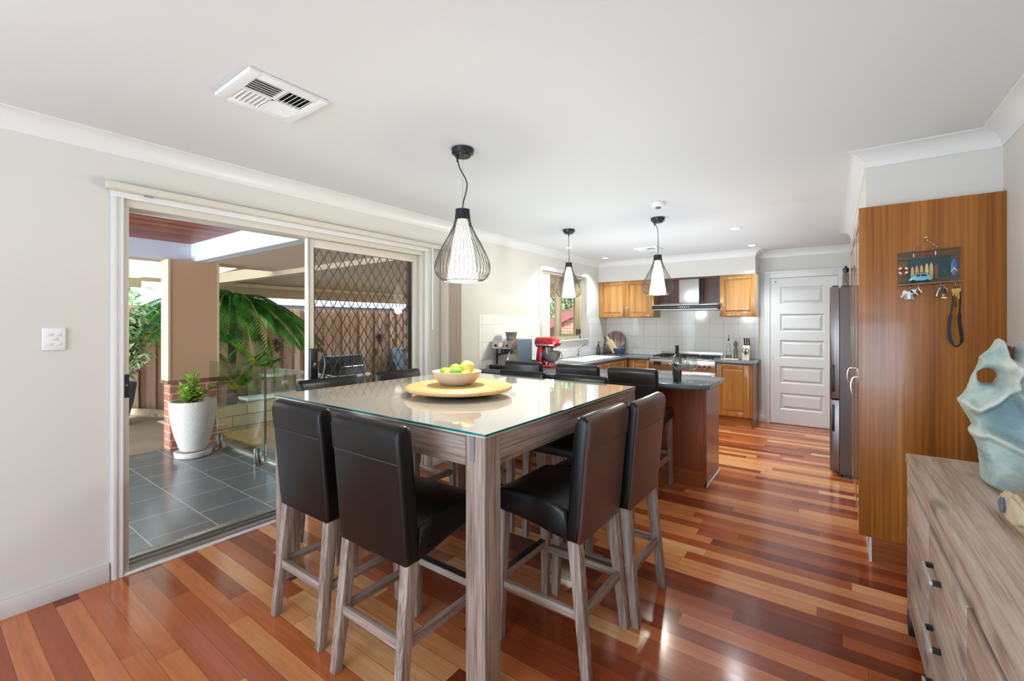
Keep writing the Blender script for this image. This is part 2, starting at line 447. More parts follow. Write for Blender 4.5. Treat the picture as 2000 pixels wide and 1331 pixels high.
def sculpt_mat():
    m, nt, b = base('glazed_blue_sand')
    tc = nd(nt, 'TexCoord')
    mp = nd(nt, 'Mapping', {'Vector': tc.outputs['Object'], 'Rotation': (0, .5, 0), 'Scale': (7, 7, 11)})
    n = nd(nt, 'TexNoise', {'Vector': mp.outputs[0], 'Scale': 1.0, 'Detail': 7.0, 'Roughness': .68, 'Distortion': .2})
    c = ramp(nt, n.outputs[0], [(.26, '#5f8395'), (.38, '#84a0a9'), (.47, '#a9bbb9'), (.54, '#c2ccc4'), (.6, '#b3bda8'), (.65, '#bd9c76'), (.7, '#a3ad98'), (.8, '#7f9aa3')])
    at = nd(nt, 'Attribute', attribute_name='glaze')
    g_ = mth(nt, 'ADD', at.outputs['Fac'], mth(nt, 'MULTIPLY', mth(nt, 'SUBTRACT', n.outputs[0], .5), .5))
    tone = ramp(nt, g_, [(.0, '#4f7a96'), (.25, '#7ea0ae'), (.48, '#b9c4b8'), (.75, '#d3dad6'), (1.0, '#e6e8e6')])
    c = mixc(nt, .55, c, tone)
    n2 = nd(nt, 'TexNoise', {'Vector': tc.outputs['Object'], 'Scale': 90.0, 'Detail': 2.0})
    setp(nt, b, c, .55, bump=n2.outputs[0], bstr=.15)
    return m
M['sculpt'] = sculpt_mat()
M['terracotta'] = plain('terracotta_inside', '#7a4a2c', .8, vary=.2)
M['bark'] = plain('pale_bark', '#cdbb9e', .9, vary=.35, vscale=18, bump=.6, bscale=30)
M['barkwood'] = wood('driftwood_heart', ['#8a6b45', '#a88558', '#c2a272'], 'y', scale=22, stretch=6, rough=.6)
def marble_board():
    m, nt, b = base('banded_round_board')
    tc = nd(nt, 'TexCoord')
    mp = nd(nt, 'Mapping', {'Vector': tc.outputs['Object'], 'Rotation': (0, .75, 0), 'Scale': (18, 18, 2.5)})
    n = nd(nt, 'TexNoise', {'Vector': mp.outputs[0], 'Scale': 1.0, 'Detail': 4.0})
    setp(nt, b, ramp(nt, n.outputs[0], [(.3, '#4e4a49'), (.45, '#7a6a63'), (.55, '#94786c'), (.63, '#b9aca2'), (.72, '#6f6663')]), .4)
    return m
M['board'] = marble_board()
M['board2'] = wood('pale_board', ['#b59a74', '#c9b089', '#d6c19d'], 'z', scale=20, stretch=8, rough=.55)

# ------------------------------------------------------------------ room shell
H = 2.4
WL = MB()
# left wall (outer face -0.2) with door opening and window opening
DY0, DY1, DZ = .713, 2.94, 2.085
VY0, VY1, VZ0, VZ1 = 5.03, 6.37, 1.15, 2.115
for lo, hi in (((-.2,-3.2,0),(0,DY0,H)), ((-.2,DY0,DZ),(0,DY1,H)), ((-.2,DY1,0),(0,VY0,H)), ((-.2,VY0,0),(0,VY1,VZ0)), ((-.2,VY0,VZ1),(0,VY1,H)), ((-.2,VY1,0),(0,7.3,H))):
    WL.box(lo, hi)
struct('wall_left', WL, M['wall'])
struct('wall_back', box((0,7.15,0),(4.03,7.3,H)), M['wall'])
struct('wall_right', box((3.88,-3.2,0),(4.03,7.15,H)), M['wall'])
# unseen wall behind the camera, its wide opening added to let light in
struct('wall_front', MB().box((0,-3.2,0),(.5,-3.05,H)).box((3.4,-3.2,0),(3.88,-3.05,H)).box((.5,-3.2,2.1),(3.4,-3.05,H)), M['wall'])
struct('floor', box((-.02,-3.2,-.15),(4.03,7.3,0)), M['floor'])
struct('ceiling', box((-.2,-3.2,H),(4.03,7.3,H+.12)), M['ceil'])
struct('wall_bulkhead_kitchen', box((0,6.82,2.072),(2.31,7.15,H)), M['wall'])
struct('wall_bulkhead_pantry', box((3.324,3.35,2.069),(3.88,6.06,H)), M['wall'])

def cornice(name, path, n):
    """cove cornice along straight path p0->p1, n = horizontal normal into the room"""
    p0, p1 = path
    prof = [(0, -.09), (.004, -.09)] + [(.004 + .082*(1-math.cos(t)), -.09 + .082*math.sin(t)) for t in [PI/2*i/8 for i in range(9)]] + [(.09, -.006), (.09, 0), (0, 0)]
    mb = MB()
    n = Vector((n[0], n[1], 0)); d = (Vector((*p1, 0)) - Vector((*p0, 0))).normalized()
    # quarter cove: the curve is concave towards the room
    prof = [(0, 0), (0, -.09), (.006, -.09)]
    for i in range(9):
        t = PI/2*i/8
        prof.append((.09 - .084*math.cos(t) - .0, -.088 + .082*math.sin(t)))
    prof += [(.092, -.006), (.092, 0)]
    def ring(p, m0):
        return [Vector((*p, H)) + n*a + Vector((0, 0, b)) + d*(m0*a) for a, b in prof]
    return mb, ring, p0, p1
def add_cornice(mb_name, segs):
    mb = MB()
    for p0, p1, n, m0, m1 in segs:
        _, ring, a, b = cornice('', (p0, p1), n)
        A = ring(a, m0); B = ring(b, m1)
        va = [mb.bm.verts.new(p) for p in A]; vb = [mb.bm.verts.new(p) for p in B]
        k = len(va); fs = []
        for i in range(k): fs.append(mb.bm.faces.new((va[i], va[(i+1) % k], vb[(i+1) % k], vb[i])))
        fs.append(mb.bm.faces.new(va)); fs.append(mb.bm.faces.new(vb[::-1]))
        bmesh.ops.recalc_face_normals(mb.bm, faces=fs)
    o = mb.build(mb_name, M['trim'], None, True, 35); o['kind'] = 'structure'
    return o
add_cornice('trim_1', [((0,-3.05),(0,6.82),(1,0),0,-1)])                # left wall
add_cornice('trim_2', [((0,6.82),(2.31,6.82),(0,-1),1,1), ((2.31,6.82),(2.31,7.15),(1,0),-1,-1), ((2.31,7.15),(3.88,7.15),(0,-1),1,-1)])
add_cornice('trim_3', [((3.88,-3.05),(3.88,3.35),(-1,0),0,-1), ((3.88,3.35),(3.324,3.35),(0,-1),1,1), ((3.324,3.35),(3.324,6.06),(-1,0),-1,1), ((3.324,6.06),(3.88,6.06),(0,1),-1,0)])

def baseboard(name, lo, hi, face):
    """skirting with a stepped top"""
    mb = MB(); x0, y0 = lo; x1, y1 = hi
    mb.box((x0, y0, 0), (x1, y1, .088), .003)
    if face == '+x': mb.box((x0, y0, .088), (x0+(x1-x0)*.6, y1, .1), .002)
    elif face == '-x': mb.box((x0+(x1-x0)*.4, y0, .088), (x1, y1, .1), .002)
    else: mb.box((x0, y0+(y1-y0)*.4, .088), (x1, y1, .1), .002)
    o = mb.build(name, M['trim'], None, True); o['kind'] = 'structure'
baseboard('baseboard_left', (0,-3.05), (.016,.655), '+x')
baseboard('baseboard_left_kitchen', (0,3.03), (.016,3.99), '+x')
baseboard('baseboard_back', (2.315,7.134), (2.382,7.15), '-y')
baseboard('baseboard_right', (3.864,-3.05), (3.88,3.27), '-x')

# ---------------- sliding door (door_1)
def architrave(name, y0, y1, z1, w=.052):
    mb = MB()
    def prof(mb, lo, hi): mb.box(lo, hi, .004)
    for a, b in ((y0-w, y0+.004), (y1-.004, y1+w)):
        mb.box((0, a, 0), (.012, b, z1-.0045), .003); mb.box((.0121, a+.006, 0), (.018, a+.026, z1-.005), .003); mb.box((.0121, b-.016, 0),(.016, b-.004, z1-.005), .002)
    mb.box((0, y0-w, z1-.004), (.012, y1+w, z1+w), .003); mb.box((.0121, y0-w+.006, z1+w-.026), (.018, y1+w-.006, z1+w-.006), .003)
    o = mb.build(name, M['trim'], None, True); o['kind'] = 'structure'
architrave('trim_4', DY0, DY1, DZ-.0)
d1 = struct_root('door_1', (-.08, DY0, 0))
MB().box((-.17,DY0,DZ-.045),(-.005,DY1,DZ),.002).box((-.17,DY0,0),(-.005,DY0+.028,DZ-.045),.002).box((-.17,DY1-.03,0),(-.005,DY1,DZ-.045),.002).build('door_frame', M['alu'], d1, True)
MB().box((-.2,DY0,.0),(-.012,DY1,.022),.002).box((-.075,DY0,.022),(-.07,DY1,.034)).box((-.13,DY0,.022),(-.125,DY1,.034)).build('track', M['alusilver'], d1, True)
box((-.012,DY0-.0,.0),(.014,DY1,.012),.002).build('threshold_strip', M['trim'], d1, True)
# sliding glass leaf
sl = MB(); PY0, PY1 = 1.80, 2.908; X0, X1 = -.095, -.055
sl.box((X0,PY0,.036),(X1,PY0+.055,2.038),.003).box((X0,PY1-.05,.036),(X1,PY1,2.038),.003).box((X0,PY0+.055,1.975),(X1,PY1-.05,2.038),.003).box((X0,PY0+.055,.036),(X1,PY1-.05,.12),.003)
lf = sl.build('sliding_leaf', M['alu'], d1, True)
box((-.078,PY0+.055,.12),(-.074,PY1-.05,1.975)).build('pane', M['doorglass'], lf)
MB().box((-.0545,PY0+.002,.04),(-.045,PY0+.012,2.03),.001).build('edge_seal', M['alusilver'], lf)
h = MB().box((-.055,PY0+.012,.93),(-.03,PY0+.075,1.2),.008,3)
h.tube([(-.04,PY0+.07,1.19),(-.0,PY0+.10,1.17),(.005,PY0+.115,1.08),(-.0,PY0+.10,.97),(-.04,PY0+.07,.94)], [.008,.011,.013,.011,.008], 8)
hd = h.build('lock_handle', M['black'], lf, True)
box((-.031,PY0+.036,1.055),(-.027,PY0+.058,1.09),.002).build('key_cylinder', M['chrome'], hd)
box((-.0545,PY0+.013,.04),(-.051,PY0+.017,2.03)).build('gasket', M['black'], lf)
box((-.0545,PY0+.0535,.12),(-.053,PY0+.0575,1.975)).build('gasket', M['black'], lf)
# security screen leaf behind it
sc = MB(); SX0, SX1 = -.15, -.12
sc.box((SX0,PY0+.05,.036),(SX1,PY0+.1,2.035),.002).box((SX0,PY1-.075,.036),(SX1,PY1-.01,2.035),.002).box((SX0,PY0+.1,1.985),(SX1,PY1-.075,2.035),.002).box((SX0,PY0+.1,.036),(SX1,PY1-.075,.12),.002)
sr = sc.build('screen_leaf', M['bronze'], d1, True)
g = MB(); a0, a1, b0, b1 = PY0+.1, PY1-.075, .12, 1.985; px, pz = .083, .128
def clipseg(p, q):
    (y0, z0), (y1, z1) = p, q; t0, t1 = 0., 1.
    for d_, lo, hi, s0 in ((y1-y0, a0, a1, y0), (z1-z0, b0, b1, z0)):
        if abs(d_) < 1e-9:
            if s0 < lo or s0 > hi: return None
            continue
        u, v = (lo-s0)/d_, (hi-s0)/d_
        if u > v: u, v = v, u
        t0, t1 = max(t0, u), min(t1, v)
    return None if t0 >= t1 else ((y0+(y1-y0)*t0, z0+(z1-z0)*t0), (y0+(y1-y0)*t1, z0+(z1-z0)*t1))
nn = int((a1-a0)/px) + 1; nz_ = int((b1-b0)/pz) + 1
for k in range(-nz_-2, nn+nz_+2):
    for sg in (1, -1):
        pts = []
        for i in range(8*nz_+1):
            z = i*pz/8
            pts.append((a0 + k*px + sg*(px/pz*z + .035*px*math.sin(4*PI*z/pz)), b0 + z))
        run = []
        for p, q in zip(pts, pts[1:]):
            s_ = clipseg(p, q)
            if s_:
                if not run: run.append((-.135, *s_[0]))
                run.append((-.135, *s_[1]))
        if len(run) > 1: g.tube(run, .0042, 4, False)
g.build('diamond_grille', M['bronze'], sr)
sp_ = box((-.0048,DY0+.004,.98),(-.0008,DY0+.0275,1.11),.001).build('strike_plate', plain('navy_plate','#1c2433',.4), d1)
MB().lathe([(0,.0005),(.006,.0005),(.006,-.001),(0,-.001)],(-.0005,DY0+.016,1.05),14,'x').build('keyhole', M['steel'], sp_)
# clip above door + vertical blind
vb = thing('vertical_blind', 'beige vertical blind with long cream track above the sliding glass door', 'blind', (.04, 1.9, 2.13))
MB().box((.024,.633,2.118),(.062,3.33,2.152),.003).box((.018,.633,2.112),(.066,3.33,2.118),.001).build('headrail', M['alu'], vb, True)
box((.0195,.8,2.106),(.034,.84,2.112),.001).build('clip', M['alusilver'], vb)
MB().cyl((.072,2.975,2.1),(.072,2.975,1.33),.005,.006,8).cyl((.06,2.975,2.122),(.072,2.975,2.1),.004,.004,6).build('wand', M['white'], vb, True)
st = MB()
for i in range(11):
    y = 3.135 + i*.0185
    st.box((.0205,y,.16),(.125,y+.004,2.111), M=None)
st.build('slats', M['blind'], vb)
# light switch
sw = thing('light_switch', 'white five-button light switch plate on wall left of the sliding door', 'light switch', (0,.446,1.31))
box((.0005,.405,1.257),(.011,.488,1.37),.004).build('plate', M['white'], sw, True)
for y, z in ((.430,1.337),(.463,1.337),(.447,1.314),(.430,1.289),(.463,1.289)):
    MB().obox((.0125,y,z),(.006,.02,.013),None,.003).build('rocker', M['trim'], sw, True)

# ---------------- window_1
w1 = struct_root('window_1', (-.12, 5.7, 1.15))
box((-.2,VY0,VZ0-.0),(-.06,VY0+.02,VZ1)).build('reveal_side', M['trim'], w1)
fm = MB(); fx0, fx1 = -.16, -.1
fm.box((fx0,VY0+.02,VZ0),(fx1,VY1,VZ0+.045),.003).box((fx0,VY0+.02,VZ1-.045),(fx1,VY1,VZ1),.003).box((fx0,VY0+.02,VZ0),(fx1,VY0+.06,VZ1),.003).box((fx0,VY1-.035,VZ0),(fx1,VY1,VZ1),.003)
fm.box((fx0,5.64,VZ0+.045),(fx1,5.70,VZ1-.045),.003)
fo = fm.build('window_frame', plain('cream_window_frame', '#c3b291', .4), w1, True)
sa = MB().box((-.145,5.70,VZ0+.046),(-.105,5.765,VZ1-.046),.003).box((-.145,6.2,VZ0+.046),(-.105,6.33,VZ1-.046),.003).box((-.145,5.765,VZ0+.046),(-.105,6.2,VZ0+.09),.003).box((-.145,5.765,VZ1-.1),(-.105,6.2,VZ1-.046),.003)
so = sa.build('window_sash', plain('tan_window_frame', '#a8966f', .4), w1, True)
box((-.128,5.765,VZ0+.09),(-.124,6.2,VZ1-.1)).build('pane', M['doorglass'], so)
box((-.128,5.06,VZ0+.045),(-.124,5.64,VZ1-.045)).build('pane', M['doorglass'], fo)
for y in (6.225, 6.31): MB().box((-.104,y,1.22),(-.085,y+.025,1.3),.004).build('window_latch', M['black'], so, True)
box((-.06,VY0,VZ0-.025),(.03,VY1+.02,VZ0),.004).build('window_sill', M['trim'], w1, True)
mb = MB()
for a, b in ((VY0-.052,VY0+.002),(VY1-.002,VY1+.06)): mb.box((0,a,VZ0-.02),(.016,b,VZ1-.0025),.004)
mb.box((0,VY0-.052,VZ1-.002),(.016,VY1+.06,VZ1+.055),.004).box((0,VY0-.052,VZ0-.08),(.016,VY1+.06,VZ0-.022),.004)
o = mb.build('trim_5', M['trim'], None, True); o['kind'] = 'structure'
wb = tag(MB().box((-.05,5.05,1.16),(-.045,5.33,2.1)).box((-.055,5.05,2.08),(-.035,6.3,2.11),.003).build('window_blind', plain('pale_blind_fabric', '#e6dccc', .8), None, True), 'pale fabric blind drawn to the near side of the kitchen window', 'blind')

# ---------------- white panelled door at the end (door_2)
d2 = struct_root('door_2', (2.83, 7.15, 0))
dm = MB()
px0, px1 = 2.572, 3.075
zs = [(.205,.435),(.565,.80),(.915,1.16),(1.275,1.52),(1.655,1.895)]
y0, y1 = 7.122, 7.1495
dm.box((2.459,y0,.012),(px0,y1,2.012)).box((px1,y0,.012),(3.213,y1,2.012))
edges = [.012] + [v for z in zs for v in z] + [2.012]
for i in range(0, len(edges), 2): dm.box((px0,y0,edges[i]),(px1,y1,edges[i+1]))
for z0, z1 in zs:
    dm.box((px0,y0+.02,z0),(px1,y1,z1))
    A_ = [(px0,y0,z0),(px1,y0,z0),(px1,y0,z1),(px0,y0,z1)]; B_ = [(px0+.02,y0+.019,z0+.02),(px1-.02,y0+.019,z0+.02),(px1-.02,y0+.019,z1-.02),(px0+.02,y0+.019,z1-.02)]
    C_ = [(px0+.052,y0+.003,z0+.052),(px1-.052,y0+.003,z0+.052),(px1-.052,y0+.003,z1-.052),(px0+.052,y0+.003,z1-.052)]
    for i in range(4):
        dm.poly([A_[i],A_[(i+1)%4],B_[(i+1)%4],B_[i]]); dm.poly([B_[i],B_[(i+1)%4],C_[(i+1)%4],C_[i]])
    dm.poly(C_)
dd = dm.build('door_leaf', M['trim'], d2)
MB().box((2.474,7.117,.86),(2.496,7.123,.96),.002).build('flush_handle', M['steel'], d2)
MB().cyl((2.52,7.112,1.965),(2.52,7.122,1.965),.008,.008,10).build('door_stop', M['black'], d2)
mb = MB().box((2.382,7.112,0),(2.456,7.15,2.12),.004).box((3.216,7.112,0),(3.29,7.15,2.12),.004).box((2.456,7.112,2.018),(3.216,7.15,2.12),.004).box((2.388,7.106,2.085),(3.284,7.112,2.112),.003).box((2.388,7.106,0),(2.412,7.112,2.085),.003)
o = mb.build('trim_6', M['trim'], None, True); o['kind'] = 'structure'

# ---------------- wall tiles
t = MB().box((0.0,3.74,.885),(.006,VY0-.053,1.489)).box((0,VY0-.053,.885),(.006,VY1+.061,VZ0-.081)).box((0,VY1+.061,.885),(.006,7.15,1.485)).box((.006,7.144,.885),(2.31,7.15,1.70))
struct('wall_tiles', t, M['tilewall'])

# ---------------- ceiling fittings
def vent(name, label, x0, x1, y0, y1):
    v = thing(name, label, 'air vent', ((x0+x1)/2, (y0+y1)/2, H), 0, 'square ceiling air vents')
    w = .045
    mb = MB()
    for lo, hi in (((x0,y0),(x1,y0+w)),((x0,y1-w),(x1,y1)),((x0,y0+w),(x0+w,y1-w)),((x1-w,y0+w),(x1,y1-w))):
        mb.box((*lo,H-.018),(*hi,H-.001),.003)
    mb.box(((x0+x1)/2-.006,y0+w,H-.018),((x0+x1)/2+.006,y1-w,H-.006)); mb.box((x0+w,(y0+y1)/2-.006,H-.018),(x1-w,(y0+y1)/2+.006,H-.006))
    mb.build('frame', M['white'], v, True)
    box((x0+w,y0+w,H-.004),(x1-w,y1-w,H-.001)).build('backing', M['dark'], v)
    mx, my = (x0+x1)/2, (y0+y1)/2
    quads = [(x0+w,mx-.006,y0+w,my-.006,'x'),(mx+.006,x1-w,y0+w,my-.006,'y'),(x0+w,mx-.006,my+.006,y1-w,'y'),(mx+.006,x1-w,my+.006,y1-w,'x')]
    for k, (a, b, c, d, ax) in enumerate(quads):
        m2 = MB(); n = 6; sg = 1 if k in (1, 3) else -1
        for i in range(n):
            f = (i+.5)/n
            if ax == 'x':  # slats run along x
                m2.obox(((a+b)/2, c+(d-c)*f, H-.013),(b-a,.014,.0018),Matrix.Rotation(sg*.75,4,'X'))
            else:
                m2.obox((a+(b-a)*f,(c+d)/2,H-.013),(.014,d-c,.0018),Matrix.Rotation(sg*.75,4,'Y'))
        m2.build('louvre', M['white'], v)
    return v
vent('ceiling_vent', 'large square white air vent in the ceiling near the sliding door', .99, 1.325, .795, 1.13)
vent('ceiling_vent', 'small square white air vent in the ceiling above the cooker', 1.0, 1.3, 5.75, 6.05)
sd = thing('smoke_detector', 'round white smoke detector on the kitchen ceiling', 'smoke detector', (1.98,3.72,H))
MB().lathe([(0,H-.034),(.04,H-.034),(.055,H-.022),(.058,H-.001),(0,H-.001)],(1.98,3.72,0),28).build('housing', M['white'], sd, True)
MB().lathe([(0,H-.05),(.018,H-.048),(.024,H-.0345),(0,H-.0345)],(1.98,3.72,0),20).build('sensor', plain('grey_sensor', '#77767a', .5), sd, True)
DL = [(.334,5.2,'round downlight in the ceiling beside the kitchen window'),(.322,6.36,'round downlight in the far left ceiling corner of the kitchen'),(2.33,5.19,'round downlight in the middle of the kitchen ceiling'),(2.32,6.43,'round downlight in the ceiling before the white door')]
for x, y, lb in DL:
    d = thing('downlight', lb, 'downlight', (x,y,H), 0, 'kitchen downlights')
    MB().lathe([(.036,H-.002),(.038,H-.007),(.05,H-.006),(.052,H-.001),(.036,H-.001)],(x,y,0),28).build('rim', M['white'], d, True)
    MB().lathe([(0,H-.005),(.035,H-.005),(.035,H-.001),(0,H-.001)],(x,y,0),24).build('lens', M['lens'], d)
# pendants
def pendant(x, y, s, wob, label, ztop, zbot):
    p = thing('pendant_lamp', label, 'pendant lamp', (x,y,H), 0, 'wire cage pendant lamps')
    MB().lathe([(0,H-.045),(.045,H-.045),(.05,H-.035),(.062,H-.03),(.066,H-.006),(.06,H-.001),(0,H-.001)],(x,y,0),32).build('canopy', M['charcoal'], p, True)
    k = zbot; hgt = ztop-zbot
    zz = [ztop+.001, ztop+.04*s, ztop+.5*(H-.05-ztop), ztop+.8*(H-.05-ztop), H-.046]
    off = [0, .004, wob*.9, -wob*.6, -.03 if wob else 0]
    pts = [(x+o*.8, y+o*.6, z) for o, z in zip(off, zz)]
    # smooth the cord
    P = [Vector(q) for q in pts]; sm = []
    for i in range(len(P)-1):
        p0, p1, p2, p3 = P[max(i-1,0)], P[i], P[i+1], P[min(i+2,len(P)-1)]
        for j in range(6):
            t_ = j/6
            sm.append(.5*((2*p1)+(-p0+p2)*t_+(2*p0-5*p1+4*p2-p3)*t_*t_+(-p0+3*p1-3*p2+p3)*t_**3))
    sm.append(P[-1])
    MB().tube(sm, .0035*s, 6).cyl(sm[-1]+Vector((0,0,-.03)), sm[-1], .005, .007, 8).build('cord', M['black'], p, True)
    MB().cyl((x,y,ztop),(x+.002,y,H-.046),.0009,.0009,4).build('suspension_wire', M['steel'], p)
    R = .042*s
    MB().lathe([(0,ztop),(R,ztop-.001),(R,ztop-.028*s),(R*.94,ztop-.03*s),(R*.94,ztop-.058*s),(0,ztop-.058*s)],(x,y,0),32).build('cap', M['charcoal'], p, True, 30)
    # cage wires
    zc = ztop-.03*s; L = zc-zbot
    prof = [(0,.26),(.08,.275),(.17,.33),(.3,.48),(.45,.68),(.6,.86),(.72,.97),(.8,1.0),(.87,.98),(.93,.91),(.98,.78),(1.0,.68)]
    RM = .16*s; mb = MB()
    for i in range(40):
        a = 2*PI*i/40
        mb.tube([(x+RM*r*math.cos(a), y+RM*r*math.sin(a), zc-L*t_) for t_, r in prof], .0015*s, 5, False)
    mb.tube([(x+RM*.68*math.cos(2*PI*i/40), y+RM*.68*math.sin(2*PI*i/40), zbot) for i in range(40)], .0028*s, 6, closed=True)
    mb.build('wire_cage', M['wire'], p, True)
    zi = ztop-.058*s
    MB().lathe([(.03*s,zi),(.055*s,zi-.35*(zi-zbot)),(.09*s,zbot+.004),(0,zbot+.001)],(x,y,0),40).build('inner_shade', M['shade'], p, True, 30)
    li = bpy.data.lights.new('pendant_bulb', 'POINT'); li.energy = 24*s; li.color = (1,.82,.6); li.shadow_soft_size = .05
    lo = bpy.data.objects.new('pendant_bulb', li); COL.objects.link(lo); lo.location = (0,0,zbot-.09-H); lo.parent = p
pendant(1.435, 1.90, 1.0, .028, 'large wire-cage pendant lamp hanging above the dining table', 2.05, 1.637)
pendant(.865, 4.21, .83, 0, 'wire-cage pendant lamp hanging before the kitchen window', 2.045, 1.672)
pendant(1.81, 4.24, .89, .004, 'wire-cage pendant lamp hanging in line with the cooker', 2.045, 1.668)

# ------------------------------------------------------------------ dining table
TX0, TX1, TY0, TY1 = .672, 2.175, 1.205, 2.675
dt = thing('dining_table', 'square bar-height whitewashed timber dining table with a glass top', 'table', ((TX0+TX1)/2,(TY0+TY1)/2,0))
L_ = .092
for x in (TX0+.004, TX1-.004-L_):
    for y in (TY0+.004, TY1-.004-L_):
        lg = MB().box((x,y,0),(x+L_,y+L_,.985),.004).build('leg', M['wwz'], dt, True)
a, b = TX0+.012, TX1-.012; c, d = TY0+.012, TY1-.012
for y in (c, d-.03): MB().box((a+L_,y,.87),(b-L_,y+.03,.984),.002).build('apron', M['wwx'], dt, True)
for x in (a, b-.03): MB().box((x,c+L_,.87),(x+.03,d-L_,.984),.002).build('apron', M['wwy'], dt, True)
MB().box((TX0+.102,TY0+.043,.965),(TX1-.102,TY1-.043,.9845)).build('table_top', wood('pale_washed_top', ['#c9beb2', '#d6ccc2', '#e0d8cf'], 'x', scale=12, stretch=14, rough=.4), dt)
tops = MB().box((TX0+.002,TY0+.002,.985),(TX1-.002,TY1-.002,.991),.001)
tops.build('timber_top_edge', wood('pale_washed_top_edge', ['#c9beb2', '#d6ccc2', '#e0d8cf'], 'x', scale=12, stretch=14, rough=.4), dt)
tg = MB(); tg.box((TX0,TY0,.9915),(TX1,TY1,1.0))
for f in tg.bm.faces: f.material_index = 0 if abs(f.normal.z) > .5 else 1
tg.bm.normal_update()
for f in tg.bm.faces: f.material_index = 0 if abs(f.normal.z) > .5 else 1
tg.build('glass_sheet', [plain('back_painted_glass', '#e6dfd6', .015, spec=1.0, coat=1.0), M['teal']], dt)
MB().box((2.101,1.2085-.003,.895),(2.123,1.2095,.984)).build('metal_corner_strip', M['greystone'], dt)

# ------------------------------------------------------------------ bar chairs
def make_chair(label):
    c = thing('bar_chair', label, 'bar chair', (0,0,0), 0, 'black leather bar chairs', world=False)
    hw = .207
    prof = [(.048,.525),(.038,.60),(.012,.90),(.002,.985),(.006,1.012),(.022,1.027),(.045,1.03),(.062,1.02),(.072,.995),(.082,.90),(.098,.70),(.105,.60),(.106,.53)]
    bk = MB().prism(prof, 'x', -hw, hw, .018, 3).build('backrest', M['leather'], c, True, 50)
    MB().tube([(-hw+.012,.0115,.897),(hw-.012,.0115,.897)], .0016, 5).tube([(-hw+.012,.009,.9),(-hw+.012,.002,1.0)], .0012, 4).tube([(hw-.012,.009,.9),(hw-.012,.002,1.0)], .0012, 4).build('stitching', M['stitch'], bk)
    pf = [(.09,.525),(.107,.645),(.16,.668),(.25,.682),(.36,.68),(.44,.668),(.478,.645),(.488,.615),(.482,.583),(.46,.572),(.36,.566),(.25,.553),(.17,.536)]
    se = MB().prism(pf, 'x', -hw-.002, hw+.002, .02, 3)
    so_ = se.build('seat', M['leather'], c, True, 50)
    for sx in (-1, 1): MB().tube([(sx*(hw-.004),.115,.655),(sx*(hw-.003),.25,.664),(sx*(hw-.004),.42,.655)], .0025, 5).build('piping', M['leather'], so_)
    for sx in (-1, 1):
        MB().taper((sx*.192,.02,0),(.036,.036),(sx*.178,.078,.53),(.048,.05),.003).build('leg', M['wwz'], c, True)
        MB().taper((sx*.192,.445,0),(.034,.034),(sx*.178,.435,.575),(.046,.046),.003).build('leg', M['wwz'], c, True)
    for sx in (-1, 1):
        MB().obox((sx*.1865,.242,.245),(.024,.358,.034),None,.003).build('stretcher', M['wwy'], c, True)
    MB().obox((0,.045,.245),(.335,.024,.036),None,.003).build('stretcher', M['wwx'], c, True)
    fr = MB().obox((0,.441,.275),(.336,.03,.032),None,.002).build('footrest', M['wwx'], c, True)
    MB().obox((0,.441,.2925),(.33,.031,.003)).build('wear_strip', M['rust'], fr)
    return c
CH = [
 (1.2, 1.03, 0, 'black leather bar chair with its back to the camera, beside the sliding door opening'),
 (1.747, 1.0, 0, 'black leather bar chair with its back to the camera, beside the table leg in front'),
 (2.415, 1.75, PI/2, 'brown-lit leather bar chair on the kitchen-aisle side, closer to the camera of that pair'),
 (2.455, 2.17, PI/2, 'brown-lit leather bar chair on the kitchen-aisle side, standing closer to the kitchen'),
 (.40, 1.67, -PI/2, 'leather bar chair behind the table in front of the door lock handle'),
 (.40, 2.255, -PI/2, 'leather bar chair behind the table at the right end of the diamond screen'),
 (1.235, 2.835, PI, 'leather bar chair across the table just behind the fruit bowl board'),
 (1.73, 2.835, PI, 'leather bar chair across the table, second from the fruit bowl board'),
 (.765, 3.46, 0, 'dark leather bar stool at the peninsula in front of the coffee machine'),
 (1.34, 3.46, 0, 'dark leather bar stool at the peninsula, in the middle of its row of three'),
 (1.84, 3.46, 0, 'dark leather bar stool at the peninsula beside the wine bottle'),
]
c0 = make_chair(CH[0][3]); c0.location = (CH[0][0], CH[0][1], 0)
M['leather_painted_reflection'] = plain('leather_back_painted_reflection', '#5e443e', .36, bump=.05, bscale=220, spec=.55, vary=.12, vscale=9)  # brown reflection of the surroundings painted onto black leather backs
M['leather_painted_reflection_dark'] = plain('leather_back_painted_reflection_dark', '#1f1915', .34, bump=.05, bscale=220, spec=.55, vary=.12, vscale=9)  # same reflected tone, painted darker for the stool backs
backs = {}
def paint_back_reflection(q, key):  # gives only the outer back faces the painted reflection colour
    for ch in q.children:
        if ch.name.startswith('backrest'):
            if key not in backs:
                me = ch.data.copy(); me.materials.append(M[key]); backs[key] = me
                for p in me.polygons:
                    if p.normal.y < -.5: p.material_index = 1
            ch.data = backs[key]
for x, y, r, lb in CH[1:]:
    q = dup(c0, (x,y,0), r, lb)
    if 'peninsula' in lb: q['group'] = 'bar stools at the peninsula'; paint_back_reflection(q, 'leather_painted_reflection_dark')
    if 'aisle' in lb: paint_back_reflection(q, 'leather_painted_reflection')

